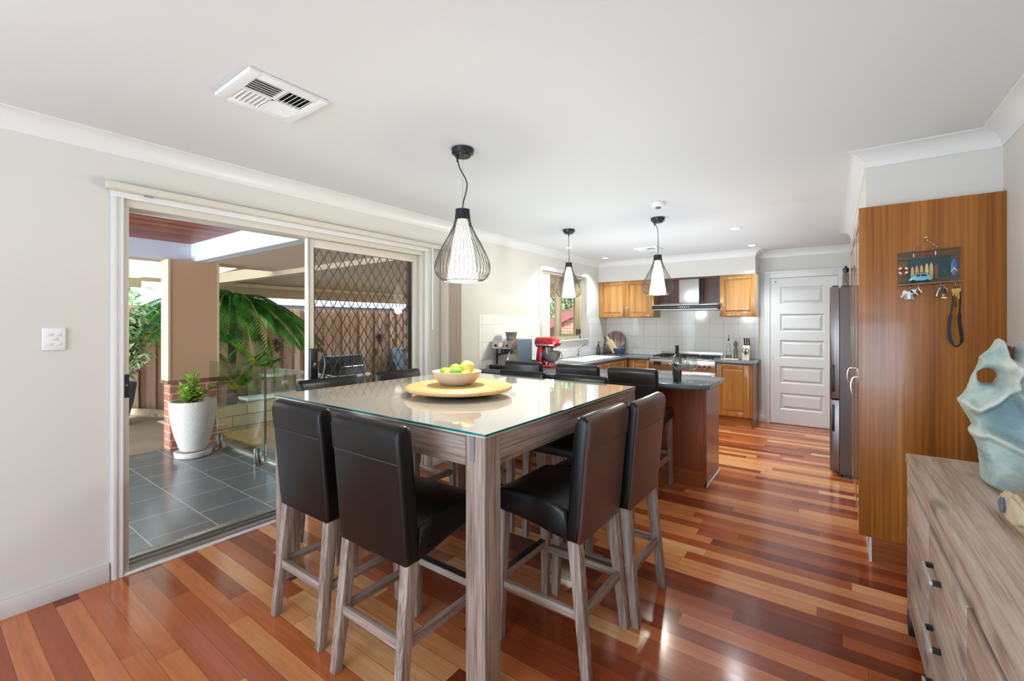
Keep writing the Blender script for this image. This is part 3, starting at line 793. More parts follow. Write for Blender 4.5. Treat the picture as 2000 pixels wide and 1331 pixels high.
# table top items
ls = thing('lazy_susan', 'round pale timber turntable board on the glass table', 'turntable', (1.48,1.824,1.0))
MB().lathe([(0,1.0245),(.265,1.0245),(.286,1.028),(.296,1.037),(.293,1.046),(.283,1.05),(0,1.05)],(1.48,1.824,0),72).build('board', M['maple'], ls, True, 35)
MB().lathe([(0,1.0005),(.17,1.0005),(.176,1.004),(.17,1.024),(0,1.024)],(1.48,1.824,0),40).build('base', M['blackmatt'], ls, True)
fb = MB().lathe([(0,1.051),(.068,1.051),(.076,1.053),(.104,1.07),(.126,1.094),(.136,1.122),(.137,1.127),(.132,1.128),(.122,1.102),(.1,1.078),(.07,1.062),(0,1.06)],(1.463,1.822,0),56).build('fruit_bowl', M['bowl'], None, True, 50)
tag(fb, 'round cream ceramic fruit bowl on the turntable board', 'bowl')
FR = [('lemon',-.03,.03,1.115,1.0),('lemon',.05,.03,1.137,1.25),('lemon',-.005,-.055,1.102,1.05),('lime',-.068,-.02,1.105,1.0),('lime',.0,-.012,1.125,1.1),('lime',.04,-.05,1.112,1.1),('lemon',-.064,.036,1.11,.95),('lemon',.085,-.02,1.100,.9)]
LBL = ['yellow lemon in the fruit bowl at the back, second highest','big yellow lemon on top of the fruit pile, right of the limes','yellow lemon in the fruit bowl lying low in front','green lime in the fruit bowl at its left rim','green lime in the middle of the fruit bowl, between the lemons','green lime at the front of the fruit bowl below the top lemon','yellow lemon in the fruit bowl at the back left rim','yellow lemon in the fruit bowl at its right rim']
for (k, dx, dy, z, s), lb in zip(FR, LBL):
    rz = Matrix.Rotation(random.uniform(0,3),3,'Z')
    o = MB().ball((1.463+dx,1.822+dy,z+.01),.03*s,(1.18,1,.98) if k == 'lime' else (1.12,1,1),3,rz,.06).build(k, M[k], None, True, 180)
    tag(o, lb, k, 'limes and lemons in the bowl')

# ------------------------------------------------------------------ kitchen joinery
def frame_map(face, plane):
    """maps (u, n, z): u along the front, n outwards"""
    if face == '-y': return lambda u, n, z: (u, plane-n, z)
    if face == '+x': return lambda u, n, z: (plane+n, u, z)
    if face == '-x': return lambda u, n, z: (plane-n, u, z)
def mbox(mb, f, u0, u1, n0, n1, z0, z1, bev=0, seg=2):
    p, q = Vector(f(u0,n0,z0)), Vector(f(u1,n1,z1))
    lo = Vector([min(p[i],q[i]) for i in range(3)]); hi = Vector([max(p[i],q[i]) for i in range(3)])
    mb.box(lo, hi, bev, seg)
def panel_door(parent, f, u0, u1, z0, z1, mats, fr=.062, handle=None, name='door', hz=None):
    """raised panel timber door, front at n = 0..0.02"""
    mb = MB()
    mbox(mb, f, u0, u0+fr, 0, .02, z0, z1, .002); mbox(mb, f, u1-fr, u1, 0, .02, z0, z1, .002)
    mbox(mb, f, u0+fr, u1-fr, 0, .02, z0, z0+fr, .002); mbox(mb, f, u0+fr, u1-fr, 0, .02, z1-fr, z1, .002)
    d = mb.build(name, mats[0], parent, True)
    mb = MB(); mbox(mb, f, u0+fr, u1-fr, .001, .008, z0+fr, z1-fr)
    w = min(.03, (u1-u0-2*fr)*.25, (z1-z0-2*fr)*.3)
    p = [f(u0+fr+.006,.008,z0+fr+.006), f(u1-fr-.006,.008,z0+fr+.006), f(u1-fr-.006,.008,z1-fr-.006), f(u0+fr+.006,.008,z1-fr-.006)]
    q = [f(u0+fr+w,.018,z0+fr+w), f(u1-fr-w,.018,z0+fr+w), f(u1-fr-w,.018,z1-fr-w), f(u0+fr+w,.018,z1-fr-w)]
    for i in range(4): mb.poly([p[i], p[(i+1)%4], q[(i+1)%4], q[i]])
    mb.poly(q)
    bmesh.ops.recalc_face_normals(mb.bm, faces=mb.bm.faces)
    mb.build('raised_panel', mats[0], d)
    if handle is not None:
        zc = hz
        P = [f(handle,.02,zc-.062), f(handle,.034,zc-.062), f(handle,.043,zc-.055), f(handle,.05,zc-.03), f(handle,.053,zc), f(handle,.05,zc+.03), f(handle,.043,zc+.055), f(handle,.034,zc+.062), f(handle,.02,zc+.062)]
        MB().tube(P, [.0055,.005,.005,.006,.0065,.006,.005,.005,.0055], 8).build('handle', M['steel'], d, True)
    return d
HZ = [M['honeyz'], M['honeyx']]
WZ = .88
# upper cabinets
uc = thing('wall_cabinet', 'honey timber wall cabinet with two raised-panel doors in the corner by the window', 'cabinet', (.46,6.98,1.485))
box((.007,6.845,1.485),(.922,7.143,2.071)).build('carcass', M['honeyz'], uc)
f = frame_map('-y', 6.844)
panel_door(uc, f, .01, .462, 1.487, 2.069, HZ, .058, .43, hz=1.595); panel_door(uc, f, .466, .92, 1.487, 2.069, HZ, .058, .498, hz=1.595)
uc2 = thing('wall_cabinet', 'honey timber wall cabinet with one raised-panel door above the knife block', 'cabinet', (2.09,6.98,1.485))
box((1.86,6.845,1.485),(2.322,7.143,2.071)).build('carcass', M['honeyz'], uc2)
panel_door(uc2, f, 1.862, 2.32, 1.487, 2.069, HZ, .058, 1.892, hz=1.6)
box((2.3225,6.846,1.486),(2.327,7.143,2.07)).build('side_panel', M['trim'], uc2)
ni = thing('hood_surround', 'dark red timber lining panel behind the steel rangehood', 'panel', (1.39,7.0,1.66))
MB().box((.925,7.12,1.71),(1.857,7.143,2.06)).box((.925,6.845,2.052),(1.857,7.143,2.071)).build('panel', M['darkwood'], ni)
rh = thing('range_hood', 'stainless steel canopy rangehood with a black glass front strip', 'range hood', (1.4,6.9,1.585))
MB().box((.936,6.70,1.655),(1.854,7.118,1.668),.002).box((.936,6.70,1.588),(1.854,7.142,1.602),.002).box((.936,6.72,1.602),(1.854,7.142,1.655)).build('canopy', M['steel'], rh, True)
box((.936,6.699,1.602),(1.854,6.72,1.655),.002).build('control_strip', M['black'], rh, True)
mb = MB()
for i in range(6): mb.cyl((1.33+i*.028,6.6985,1.63),(1.33+i*.028,6.696,1.63),.006,.006,10)
mb.build('buttons', M['steel'], rh)
MB().box((1.292,6.86,1.668),(1.576,7.118,2.05),.003).build('chimney', M['steel'], rh, True)
# base cabinets
bc = thing('base_cabinet', 'honey timber base cabinet with a raised-panel door under the knife block', 'cabinet', (2.08,6.85,0))
MB().box((1.862,6.6,.13),(2.3,7.143,.842)).build('carcass', M['honeyz'], bc)
box((1.862,6.655,0),(2.285,7.12,.13)).build('kickboard', M['honeyx'], bc)
panel_door(bc, frame_map('-y', 6.599), 1.866, 2.27, .135, .838, HZ, .062, 1.895, hz=.755)
box((2.3005,6.58,.0),(2.312,7.143,.842)).build('end_panel', M['jarrahz'], bc)
bc2 = thing('base_cabinet', 'honey timber corner base cabinet with a small door left of the cooker', 'cabinet', (.76,6.85,0))
box((.602,6.6,.13),(.93,7.143,.842)).build('carcass', M['honeyz'], bc2)
box((.602,6.655,0),(.93,7.12,.13)).build('kickboard', M['honeyx'], bc2)
panel_door(bc2, frame_map('-y', 6.599), .65, .928, .135, .838, HZ, .055, None)
bc3 = thing('sink_cabinet', 'honey timber sink cabinets running along the window wall', 'cabinet', (.3,5.5,0))
box((.007,4.51,.13),(.58,7.143,.842)).build('carcass', M['honeyz'], bc3)
box((.05,4.51,0),(.53,7.12,.13)).build('kickboard', M['honeyx'], bc3)
f = frame_map('+x', .5805)
for a, b in ((4.56,5.05),(5.055,5.55),(5.555,6.06),(6.065,6.57)): panel_door(bc3, f, a, b, .135, .838, HZ, .058, a+.25 if a > 5.5 else b-.03, hz=.765)
# worktops
def worktop(name, label, poly, z0=.846, z1=WZ):
    o = MB().prism(poly, 'z', z0, z1, .009, 2)
    for f_ in o.bm.faces:
        pass
    o = o.build(name, M['counter'], None, True, 50)
    return tag(o, label, 'worktop')
worktop('corner_worktop', 'dark blue-grey laminate worktop holding the sink under the window', [(.007,4.5),(.62,4.5),(.62,6.53),(.935,6.53),(.935,7.143),(.007,7.143)])
worktop('short_worktop', 'short dark blue-grey laminate worktop beside the cooker, under the knives', [(1.863,6.53),(2.34,6.53),(2.34,7.143),(1.863,7.143)])
pz = thing('peninsula', 'dark red timber peninsula base behind the bar stools', 'kitchen counter', (1.2,4.25,0))
MB().box((.017,4.0,.0),(2.288,4.48,.845)).build('body', wood('peninsula_veneer', ['#74381c', '#8a4826', '#a05a32'], 'z', scale=18, stretch=25, rough=.3, coat=.3), pz)
box((2.2885,3.996,.03),(2.3,4.49,.845)).build('end_panel', M['jarrahz'], pz)
box((.017,3.985,0),(2.285,3.9995,.13)).build('kickboard', M['jarrahx'], pz)
MB().box((2.3005,3.99,0),(2.312,4.495,.028),.004).build('floor_strip', M['trim'], pz, True)
worktop('peninsula_worktop', 'blue-grey laminate peninsula worktop with a clipped corner holding the wine', [(.008,3.755),(2.16,3.755),(2.355,3.86),(2.355,4.492),(.008,4.492)], .8465, .8875)
PZ = .8885
# range cooker
rc = thing('range_cooker', 'wide stainless steel range cooker with knobs and a gas hob', 'cooker', (1.4,6.85,0))
MB().box((.94,6.58,.1),(1.858,7.14,.868),.003).box((.96,6.62,.0),(1.84,7.1,.1)).build('body', M['steel'], rc, True)
box((.94,6.545,.868),(1.858,7.14,.884),.003).build('hob_top', M['steel'], rc, True)
box((.945,7.12,.884),(1.853,7.142,.955),.002).build('splash_upstand', M['steel'], rc, True)
cp = box((.942,6.55,.71),(1.856,6.579,.866),.003).build('control_panel', M['steel'], rc, True)
for x in (1.235,1.3,1.365,1.6,1.66,1.722,1.785):
    MB().lathe([(.027,0),(.026,-.012),(.021,-.014),(.02,-.03),(0,-.031)],(x,6.549,.785),20,'y').build('knob', M['chrome'], cp, True)
MB().box((1.01,6.548,.775),(1.12,6.5495,.83)).build('display', M['black'], cp)
MB().box((.95,6.555,.12),(1.85,6.579,.70),.004).build('oven_door', M['steel'], rc, True)
MB().box((1.08,6.5535,.26),(1.74,6.5545,.56)).build('oven_window', M['black'], rc)
MB().tube([(1.0,6.55,.665),(1.0,6.515,.665),(1.8,6.515,.665),(1.8,6.55,.665)],.012,10).build('oven_rail', M['chrome'], rc, True)
for cx in (1.1,1.4,1.7):
    gr = MB()
    for dx in (-.11,-.04,.04,.11): gr.box((cx+dx-.006,6.62,.903),(cx+dx+.006,7.08,.915),.002)
    for y in (6.63,6.85,7.07): gr.box((cx-.125,y-.006,.900),(cx+.125,y+.006,.912),.002)
    for dx in (-.11,.11):
        for y in (6.63,7.07): gr.box((cx+dx-.007,y-.007,.8845),(cx+dx+.007,y+.007,.905))
    for y in (6.74,6.96): gr.lathe([(0,.902),(.03,.9),(.045,.893),(.05,.8845)],(cx,y,0),16)
    gr.build('trivet', M['blackmatt'], rc)
# pantry + fridge
pa = thing('pantry_cabinet', 'tall red-brown timber pantry cabinet whose side panel carries the key rack', 'cabinet', (3.6,4.1,0))
MB().box((3.288,3.29,.155),(3.878,3.308,2.067),.001).build('side_panel', wood('side_panel_veneer', ['#7a4716', '#905718', '#a56924', '#b67c34'], 'z', scale=11, stretch=26, rough=.28, coat=.15, fine=.45, bump=.015), pa, True)
box((3.312,3.309,.155),(3.878,4.9,2.067)).build('carcass', M['honeyz'], pa)
box((3.35,3.327,0),(3.878,4.88,.155)).build('kickboard', M['jarrahx'], pa)
box((3.338,3.32,0),(3.3495,4.88,.15),.002).build('kick_strip', M['trim'], pa)
f = frame_map('-x', 3.311)
GL = [wood('glossy_pantry_timber', ['#8a5a22', '#a3702f', '#b38140', '#c19150'], 'z', scale=16, stretch=18, rough=.15, coat=1.0, fine=.4, bump=0)]
panel_door(pa, f, 3.311, 3.835, .158, 2.064, GL, .07, 3.56, hz=.99); panel_door(pa, f, 3.84, 4.365, .158, 2.064, GL, .07, None); panel_door(pa, f, 4.37, 4.895, .158, 2.064, GL, .07, 4.45, hz=.975)
fr = thing('fridge', 'tall dark graphite two-door fridge beside the pantry', 'fridge', (3.5,5.4,0))
MB().box((3.212,4.97,.03),(3.86,5.85,1.718),.006).build('cabinet_body', M['fridgeside'], fr, True)
MB().box((3.24,4.99,.0),(3.84,5.83,.03)).build('plinth', M['black'], fr)
def fdoor(z0, z1, s0, s1):
    mb = MB().prism([(3.142,4.985),(3.150,4.972),(3.168,4.967),(3.2105,4.967),(3.2105,5.853),(3.168,5.853),(3.150,5.848),(3.142,5.83)],'z',z0,z1,.004)
    d = mb.build('door', M['fridge'], fr, True, 30)
    mb = MB().box((3.158,4.9625,s0),(3.178,4.9668,s1),.002); mb.build('recessed_grip', M['black'], d, True)
fdoor(.708,1.722,.77,1.015); fdoor(.048,.697,.41,.655)
MB().box((3.16,4.98,1.7225),(3.206,5.06,1.735),.002).box((3.225,4.99,1.7185),(3.4,5.1,1.732),.002).build('hinge_cover', M['black'], fr, True)
def bottle(name, x, y, z, prof, mat, label, cat, seg=28, group=None):
    o = MB().lathe(prof, (x,y,z), seg).build(name, mat, None, True, 35)
    return tag(o, label, cat, group)
t_ = thing('storage_bottle', 'tall clear bottle with a black stopper standing on top of the fridge', 'bottle', (3.262,5.12,1.7325))
MB().lathe([(0,0),(.025,0),(.027,.01),(.027,.11),(.02,.13),(0,.13)],(3.262,5.12,1.7325),20).build('body', thin_glass('fridge_bottle_glass','#cfc8c2'), t_, True)
MB().lathe([(0,.131),(.022,.131),(.024,.14),(.024,.165),(.018,.172),(.009,.175),(.008,.19),(0,.192)],(3.262,5.12,1.7325),20).build('stopper', M['black'], t_, True)

# ---------------- things on the worktops
sk = thing('kitchen_sink', 'white one-and-a-half bowl sink set into the worktop under the window', 'sink', (.31,5.85,WZ))
x0,x1,y0,y1 = .09,.54,5.28,6.42; zz = WZ
mb = MB()
hol = [(.17,.48,5.34,5.78),(.2,.45,5.84,6.03)]
mb.box((x0,y0,zz+.0008),(x1,5.34,zz+.009),.003).box((x0,5.78,zz+.0008),(x1,5.84,zz+.009),.003).box((x0,6.03,zz+.0008),(x1,y1,zz+.009),.003)
mb.box((x0,5.34,zz+.0008),(.17,5.78,zz+.009)).box((.48,5.34,zz+.0008),(x1,5.78,zz+.009)).box((x0,5.84,zz+.0008),(.2,6.03,zz+.009)).box((.45,5.84,zz+.0008),(x1,6.03,zz+.009))
for a,b,c,d in hol: mb.box((a,c,zz+.0008),(b,d,zz+.002))
mb.build('basin', M['shiny_white'], sk, True)
mb = MB()
for i in range(7): mb.box((.18,6.09+i*.042,zz+.009),(.46,6.1+i*.042,zz+.013),.001)
mb.build('drainer_ridges', M['shiny_white'], sk)
tp = thing('mixer_tap', 'chrome lever mixer tap with a long raised handle at the sink', 'tap', (.14,5.81,WZ+.0095))
z = WZ+.0095
MB().lathe([(0,0),(.026,0),(.026,.006),(.02,.01),(.02,.1),(.017,.115),(0,.118)],(.14,5.81,z),20).build('body', M['chrome'], tp, True)
MB().tube([(.15,5.81,z+.07),(.22,5.83,z+.12),(.29,5.84,z+.135),(.315,5.845,z+.12)],[.011,.01,.01,.011],10).build('spout', M['chrome'], tp, True)
MB().tube([(.14,5.81,z+.117),(.15,5.9,z+.15),(.16,6.0,z+.185)],[.012,.007,.006],8).build('lever', M['chrome'], tp, True)
def soap(x, y, label):
    s = thing('soap_dispenser', label, 'soap dispenser', (x,y,WZ+.001), 0, 'soap bottles by the sink')
    MB().lathe([(0,0),(.034,0),(.036,.004),(.036,.105),(.03,.125),(.014,.137),(.014,.15),(0,.15)],(x,y,WZ+.001),24).build('bottle', plain('amber_grey_glass','#4c4641',.1,spec=.7), s, True)
    MB().lathe([(0,.1505),(.017,.1505),(.017,.165),(.006,.168),(.005,.2),(.01,.202),(.01,.212),(0,.213)],(x,y,WZ+.001),16).tube([(x,y,WZ+.209),(x+.03,y-.02,WZ+.209),(x+.035,y-.024,WZ+.2)],.004,6).build('pump', M['black'], s, True)
soap(.09, 6.62, 'brown pump soap bottle behind the tap, nearer the window'); soap(.12, 6.80, 'brown pump soap bottle beside the round board')
# boards leaning in the corner
Rb = Matrix.Translation((.2,7.04,1.073)) @ Matrix.Rotation(-.2,4,'X')
cb = MB().lathe([(0,-.011),(.18,-.011),(.186,-.006),(.186,.006),(.18,.011),(0,.011)],(0,0,0),56,'y')
o = cb.build('round_board', M['board'], None, True, 30); o.matrix_world = Rb
tag(o, 'round banded grey and brown serving board leaning in the kitchen corner', 'board')
pb = MB().prism([(-.055,0),(.055,0),(.055,.235),(.02,.25),(.02,.34),(.014,.352),(-.014,.352),(-.02,.34),(-.02,.25),(-.055,.235)],'y',-.008,.008,.004)
o = pb.build('paddle_board', M['board2'], None, True, 30)
o.matrix_world = Matrix.Translation((.26,6.93,.912)) @ Matrix.Rotation(-.27,4,'X') @ Matrix.Rotation(-.62,4,'Y')
tag(o, 'pale timber paddle board leaning against the round board', 'board')
mo = MB().lathe([(0,.0),(.058,0),(.06,.01),(.055,.015),(.085,.05),(.098,.09),(.1,.102),(.09,.103),(.082,.08),(.05,.035),(0,.03)],(.36,6.83,WZ+.001),40).build('mortar', M['mortar'], None, True, 40)
tag(mo, 'blue stone mortar bowl in front of the round board', 'mortar')
pe = MB().tube([(.34,6.82,WZ+.062),(.38,6.815,WZ+.1),(.45,6.805,WZ+.165),(.46,6.803,WZ+.174)],[.02,.014,.017,.01],14).build('pestle', M['mortar'], None, True, 50)
tag(pe, 'blue stone pestle resting in the mortar', 'pestle')
def plate_outlet(x, label):
    w = thing('power_outlet', label, 'power outlet', (x,7.1435,1.05))
    box((x-.06,7.134,1.015),(x+.06,7.1435,1.087),.003).build('plate', M['white'], w, True)
    mb = MB()
    for dx in (-.03,.03): mb.box((x+dx-.008,7.131,1.062),(x+dx+.008,7.134,1.078),.002)
    mb.build('switches', M['trim'], w, True)
    mb = MB()
    for dx in (-.03,.03):
        for a, b in ((-.008,.012),(.008,.012),(0,-.004)): mb.box((x+dx+a-.001,7.1335,1.03+b),(x+dx+a+.001,7.134,1.036+b))
    mb.build('sockets', M['dark'], w)
plate_outlet(.545, 'white double power outlet on the tiles right of the mortar')
# espresso machine
em = thing('coffee_machine', 'silver espresso machine with a bean hopper and blue-grey side on the peninsula', 'coffee machine', (.2,4.1,PZ))
bz = PZ
MB().box((.045,4.03,bz),(.315,4.33,bz+.32),.006).build('casing', M['blueplastic'], em, True)
MB().prism([(4.03,bz+.32),(3.93,bz+.31),(3.90,bz+.22),(4.03,bz+.21)],'x',.045,.316,.004).build('brew_head', M['steel'], em, True)
MB().box((.044,4.024,bz+.02),(.316,4.0295,bz+.21)).build('back_plate', M['steel'], em)
MB().box((.04,3.865,bz),(.325,4.023,bz+.038),.005).build('drip_tray', M['black'], em, True)
MB().box((.05,3.875,bz+.0385),(.315,4.02,bz+.042)).build('drip_grate', M['steel'], em)
MB().lathe([(0,0),(.028,0),(.028,.012),(0,.013)],(0,0,0),20,'y',Matrix.Rotation(-.2,3,'X')).build('gauge', M['white'], em, True, org=(0,0,0)).location = Vector((.18,3.898,bz+.265))-Vector(em.location)
MB().lathe([(.06,bz+.322),(.055,bz+.34),(.066,bz+.38),(.068,bz+.395),(.07,bz+.4),(.066,bz+.404),(0,bz+.405)],(.18,4.1,0),28).build('bean_hopper', plain('smoked_hopper','#6a6864',.15,spec=.7), em, True)
MB().lathe([(0,0),(.034,0),(.034,-.03),(.03,-.034),(0,-.034)],(.18,3.965,bz+.212),22).tube([(.18,3.96,bz+.165),(.19,3.88,bz+.16),(.195,3.84,bz+.155)],[.014,.013,.018],10).lathe([(.038,-.034),(.038,-.055),(0,-.06)],(.18,3.965,bz+.212),22).build('portafilter', M['black'], em, True)
MB().tube([(.285,3.95,bz+.21),(.285,3.93,bz+.19),(.265,3.915,bz+.1)],.006,8).build('steam_wand', M['chrome'], em, True)
mb = MB()
for x in (.1,.26): mb.lathe([(0,-.012),(.014,-.012),(.015,0),(0,0)],(x,3.914,bz+.255),14,'y')
mb.build('buttons', M['charcoal'], em, True)
MB().box((.017,4.02,bz),(.043,4.3,bz+.24),.01).build('water_tank', thin_glass('grey_tank','#9aa3aa'), em, True)
kb = MB().lathe([(0,0),(.05,0),(.062,.03),(.066,.06),(.06,.062),(.055,.03),(0,.01)],(.255,4.41,PZ),28).build('dark_bowl', M['black'], None, True)
kb.data.transform(Matrix.Identity(4))
tag(kb, 'small black bowl on the peninsula between coffee machine and mixer', 'bowl')
# stand mixer
mx = thing('stand_mixer', 'red stand mixer with a steel bowl on the peninsula', 'stand mixer', (.4,4.42,PZ))
X, Y, bz = .5, 4.36, PZ
MB().prism([(X-.13,Y-.09),(X+.06,Y-.09),(X+.11,Y-.06),(X+.11,Y+.06),(X+.06,Y+.09),(X-.13,Y+.09)],'z',bz,bz+.032,.012,3).build('base', M['red'], mx, True)
MB().taper((X-.085,Y,bz+.025),(.09,.12),(X-.07,Y,bz+.235),(.075,.1),.018).build('column', M['red'], mx, True)
hd = MB().prism([(X-.15,bz+.27),(X-.14,bz+.325),(X-.11,bz+.345),(X+.08,bz+.345),(X+.14,bz+.32),(X+.165,bz+.285),(X+.16,bz+.255),(X+.1,bz+.225),(X-.12,bz+.225)],'y',Y-.055,Y+.055,.026,4).build('head', M['red'], mx, True, 60)
MB().box((X-.13,Y-.0565,bz+.245),(X+.13,Y+.0565,bz+.265),.002).build('chrome_band', M['chrome'], hd, True)
MB().lathe([(0,0),(.016,0),(.018,.02),(.014,.026),(0,.026)],(X+.162,Y,bz+.285),16,'x').build('hub_cap', M['chrome'], hd, True)
MB().cyl((X+.045,Y,bz+.19),(X+.045,Y,bz+.232),.032,.036,18).build('planetary_hub', M['steel'], mx, True)
bw = MB().lathe([(.048,0),(.05,.018),(.034,.024),(.068,.04),(.1,.088),(.112,.14),(.113,.15),(.117,.151),(.113,.153),(.106,.14),(.095,.088),(.055,.04),(0,.034)],(X+.055,Y,bz+.033),36).build('mixing_bowl', M['steel'], mx, True)
MB().tube([(X+.167,Y-.012,bz+.172),(X+.19,Y-.014,bz+.176),(X+.205,Y-.015,bz+.16),(X+.206,Y-.015,bz+.13),(X+.19,Y-.014,bz+.1),(X+.158,Y-.012,bz+.095)],.005,8).build('bowl_handle', M['steel'], bw, True)
# wine and glasses
wt = thing('wine_bottle', 'dark wine bottle standing on the peninsula worktop', 'bottle', (2.075,3.93,PZ))
bp = [(0,0),(.034,0),(.037,.004),(.037,.19),(.034,.205),(.018,.232),(.0145,.245),(.0145,.245),(0,.246)]
MB().lathe(bp,(2.075,3.93,PZ),32).build('body', M['bottle'], wt, True)
MB().lathe([(.0148,.243),(.0155,.245),(.0155,.31),(.0145,.313),(0,.313)],(2.075,3.93,PZ),24).build('capsule', M['foil'], wt, True)
MB().lathe([(.0373,.055),(.0376,.055),(.0376,.13),(.0373,.13)],(2.075,3.93,PZ),32).build('label_band', M['label'], wt, True)
def wglass(x, y, label):
    p = [(0,0),(.036,.0),(.036,.002),(.008,.006),(.0035,.012),(.0032,.09),(.006,.1),(.03,.116),(.046,.14),(.049,.162),(.044,.195),(.036,.222),(.0352,.222),(.043,.195),(.048,.162),(.045,.141),(.028,.118),(0,.104)]
    o = MB().lathe(p,(x,y,PZ),36).build('wine_glass', M['winglass'], None, True, 60)
    tag(o, label, 'wine glass', 'wine glasses on the peninsula')
wglass(2.113, 3.845, 'clear stemmed wine glass on the peninsula, close against the bottle')
wglass(2.2, 3.912, 'clear stemmed wine glass on the peninsula, further from the bottle')
# tray group near the cooker
tr = tag(MB().prism([(1.89,6.75),(2.1,6.75),(2.1,7.0),(1.89,7.0)],'z',WZ+.001,WZ+.014,.006).build('tray', M['shiny_white'], None, True), 'small white rectangular tray beside the cooker', 'tray')
ob = thing('oil_bottle', 'clear pouring bottle with a little olive oil on the white tray', 'bottle', (1.965,6.9,WZ+.0145))
z = WZ+.0145
MB().lathe([(0,0),(.036,0),(.038,.004),(.038,.14),(.032,.175),(.014,.215),(.0125,.245),(.0145,.25),(0,.251)],(1.965,6.9,z),28).build('body', M['winglass'], ob, True)
MB().lathe([(0,.003),(.0355,.003),(.0355,.048),(0,.048)],(1.965,6.9,z),28).build('oil', M['oil'], ob, True)
MB().lathe([(0,.2515),(.014,.2515),(.012,.275),(.006,.28),(0,.281)],(1.965,6.9,z),16).tube([(1.965,6.9,z+.275),(1.967,6.9,z+.31),(1.972,6.89,z+.335)],[.004,.0035,.003],8).build('pourer', M['charcoal'], ob, True)
pm = thing('pepper_mill', 'tall grey-brown timber pepper mill beside the oil bottle', 'pepper mill', (2.05,6.93,z))
MB().lathe([(0,0),(.028,0),(.03,.006),(.029,.03),(.022,.045),(.027,.07),(.026,.11),(.018,.15),(.017,.175),(.024,.182),(0,.183)],(2.05,6.93,z),28).build('body', M['peppergrey'], pm, True)
MB().lathe([(0,.1835),(.024,.1835),(.027,.2),(.027,.215),(.02,.235),(.008,.242),(.009,.252),(0,.255)],(2.05,6.93,z),28).build('head', M['peppergrey'], pm, True)
kbk = thing('knife_block', 'pale knife block holding black-handled knives and scissors', 'knife block', (2.18,6.93,WZ))
kx = 2.185
MB().prism([(6.86,WZ+.001),(6.985,WZ+.001),(7.03,WZ+.15),(6.94,WZ+.2),(6.87,WZ+.1)],'x',kx-.045,kx+.045,.006).build('block', plain('pale_block_timber','#d8cdb9',.5,vary=.06), kbk, True)
MB().lathe([(0,-.001),(.014,-.001),(.014,.001),(0,.001)],(kx,6.862,WZ+.05),20,'y').build('badge', M['steel'], kbk)
for i, (dx, L, lb) in enumerate(((-.026,.12,'first black-handled knife from the pepper mill in the knife block'),(.002,.118,'black-handled knife in the middle of the knife block'),(.03,.12,'black-handled knife on the far side of the knife block from the pepper mill'))):
    k = thing('kitchen_knife', lb, 'knife', (kx+dx,6.985,WZ+.18), 0, 'knives in the block')
    a = Vector((kx+dx,6.982,WZ+.186)); d = Vector((0,-.33,.94)).normalized()
    MB().tube([a, a+d*.03, a+d*L*.8, a+d*L],[.008,.010,.0095,.011],10).build('handle', M['black'], k, True)
    MB().tube([a+d*.045, a+d*.055],.0112,10).tube([a+d*(L), a+d*(L+.006)],.0115,10).build('bolster', M['chrome'], k, True)
ks = thing('kitchen_scissors', 'black-handled kitchen scissors pushed into the front of the knife block', 'scissors', (kx,6.88,WZ+.12))
mb = MB()
for sx in (-1,1):
    mb.tube([(kx+sx*.022+.02*math.cos(t_), 6.855-.2*(.024*math.sin(t_)), WZ+.135+.026*math.sin(t_)) for t_ in [2*PI*i/16 for i in range(16)]],.0045,6,closed=True)
mb.build('handles', M['black'], ks, True)
MB().prism([(kx-.01,WZ+.075),(kx+.01,WZ+.075),(kx+.012,WZ+.115),(kx-.012,WZ+.115)],'y',6.852,6.858).build('blades', M['black'], ks)

# ------------------------------------------------------------------ key rack on the pantry side
KY = 3.2895
kr = thing('key_rack', 'small timber beach-scene key rack hung by a chain on the pantry side', 'key rack', (3.585,KY,1.62))
sl_ = .040   # the board hangs a little crooked (rise per metre along x)
def kz(x, z): return z + sl_*(x-3.585)
mb = MB().prism([(3.462,kz(3.462,1.615)),(3.708,kz(3.708,1.615)),(3.708,kz(3.708,1.79)),(3.462,kz(3.462,1.79))],'y',KY-.012,KY-.0005,.001)
mb.build('board', wood('rack_timber',['#4b3a28','#64503a','#77624a'],'x',scale=50,stretch=8,rough=.7), kr, True)
MB().prism([(3.50,kz(3.5,1.64)),(3.672,kz(3.672,1.64)),(3.672,kz(3.672,1.748)),(3.50,kz(3.5,1.748))],'y',KY-.0135,KY-.0121).build('painted_scene', plain('dark_teal_scene','#2e4444',.6,vary=.5,vscale=30), kr)
MB().prism([(3.460,kz(3.46,1.745)),(3.708,kz(3.708,1.75)),(3.708,kz(3.708,1.792)),(3.460,kz(3.46,1.788))],'y',KY-.019,KY-.0136,.001).build('header_board', wood('rack_timber_dark',['#3f3024','#584634','#6a5642'],'x',scale=50,stretch=8,rough=.7), kr, True)
MB().prism([(3.460,kz(3.46,1.606)),(3.716,kz(3.716,1.606)),(3.716,kz(3.716,1.614)),(3.460,kz(3.46,1.614))],'y',KY-.045,KY-.0005,.001).build('ledge', M['greytimber'], kr, True)
def ell(cx, cz, rx, rz, y0, y1, n=20, pw=1.0):
    return [(cx+rx*math.cos(2*PI*i/n), cz+rz*math.copysign(abs(math.sin(2*PI*i/n))**pw, math.sin(2*PI*i/n))) for i in range(n)]
bc_ = ['#c7a66a','#c4a068','#c9a869','#d8bd70','#d2a866','#7c4436']
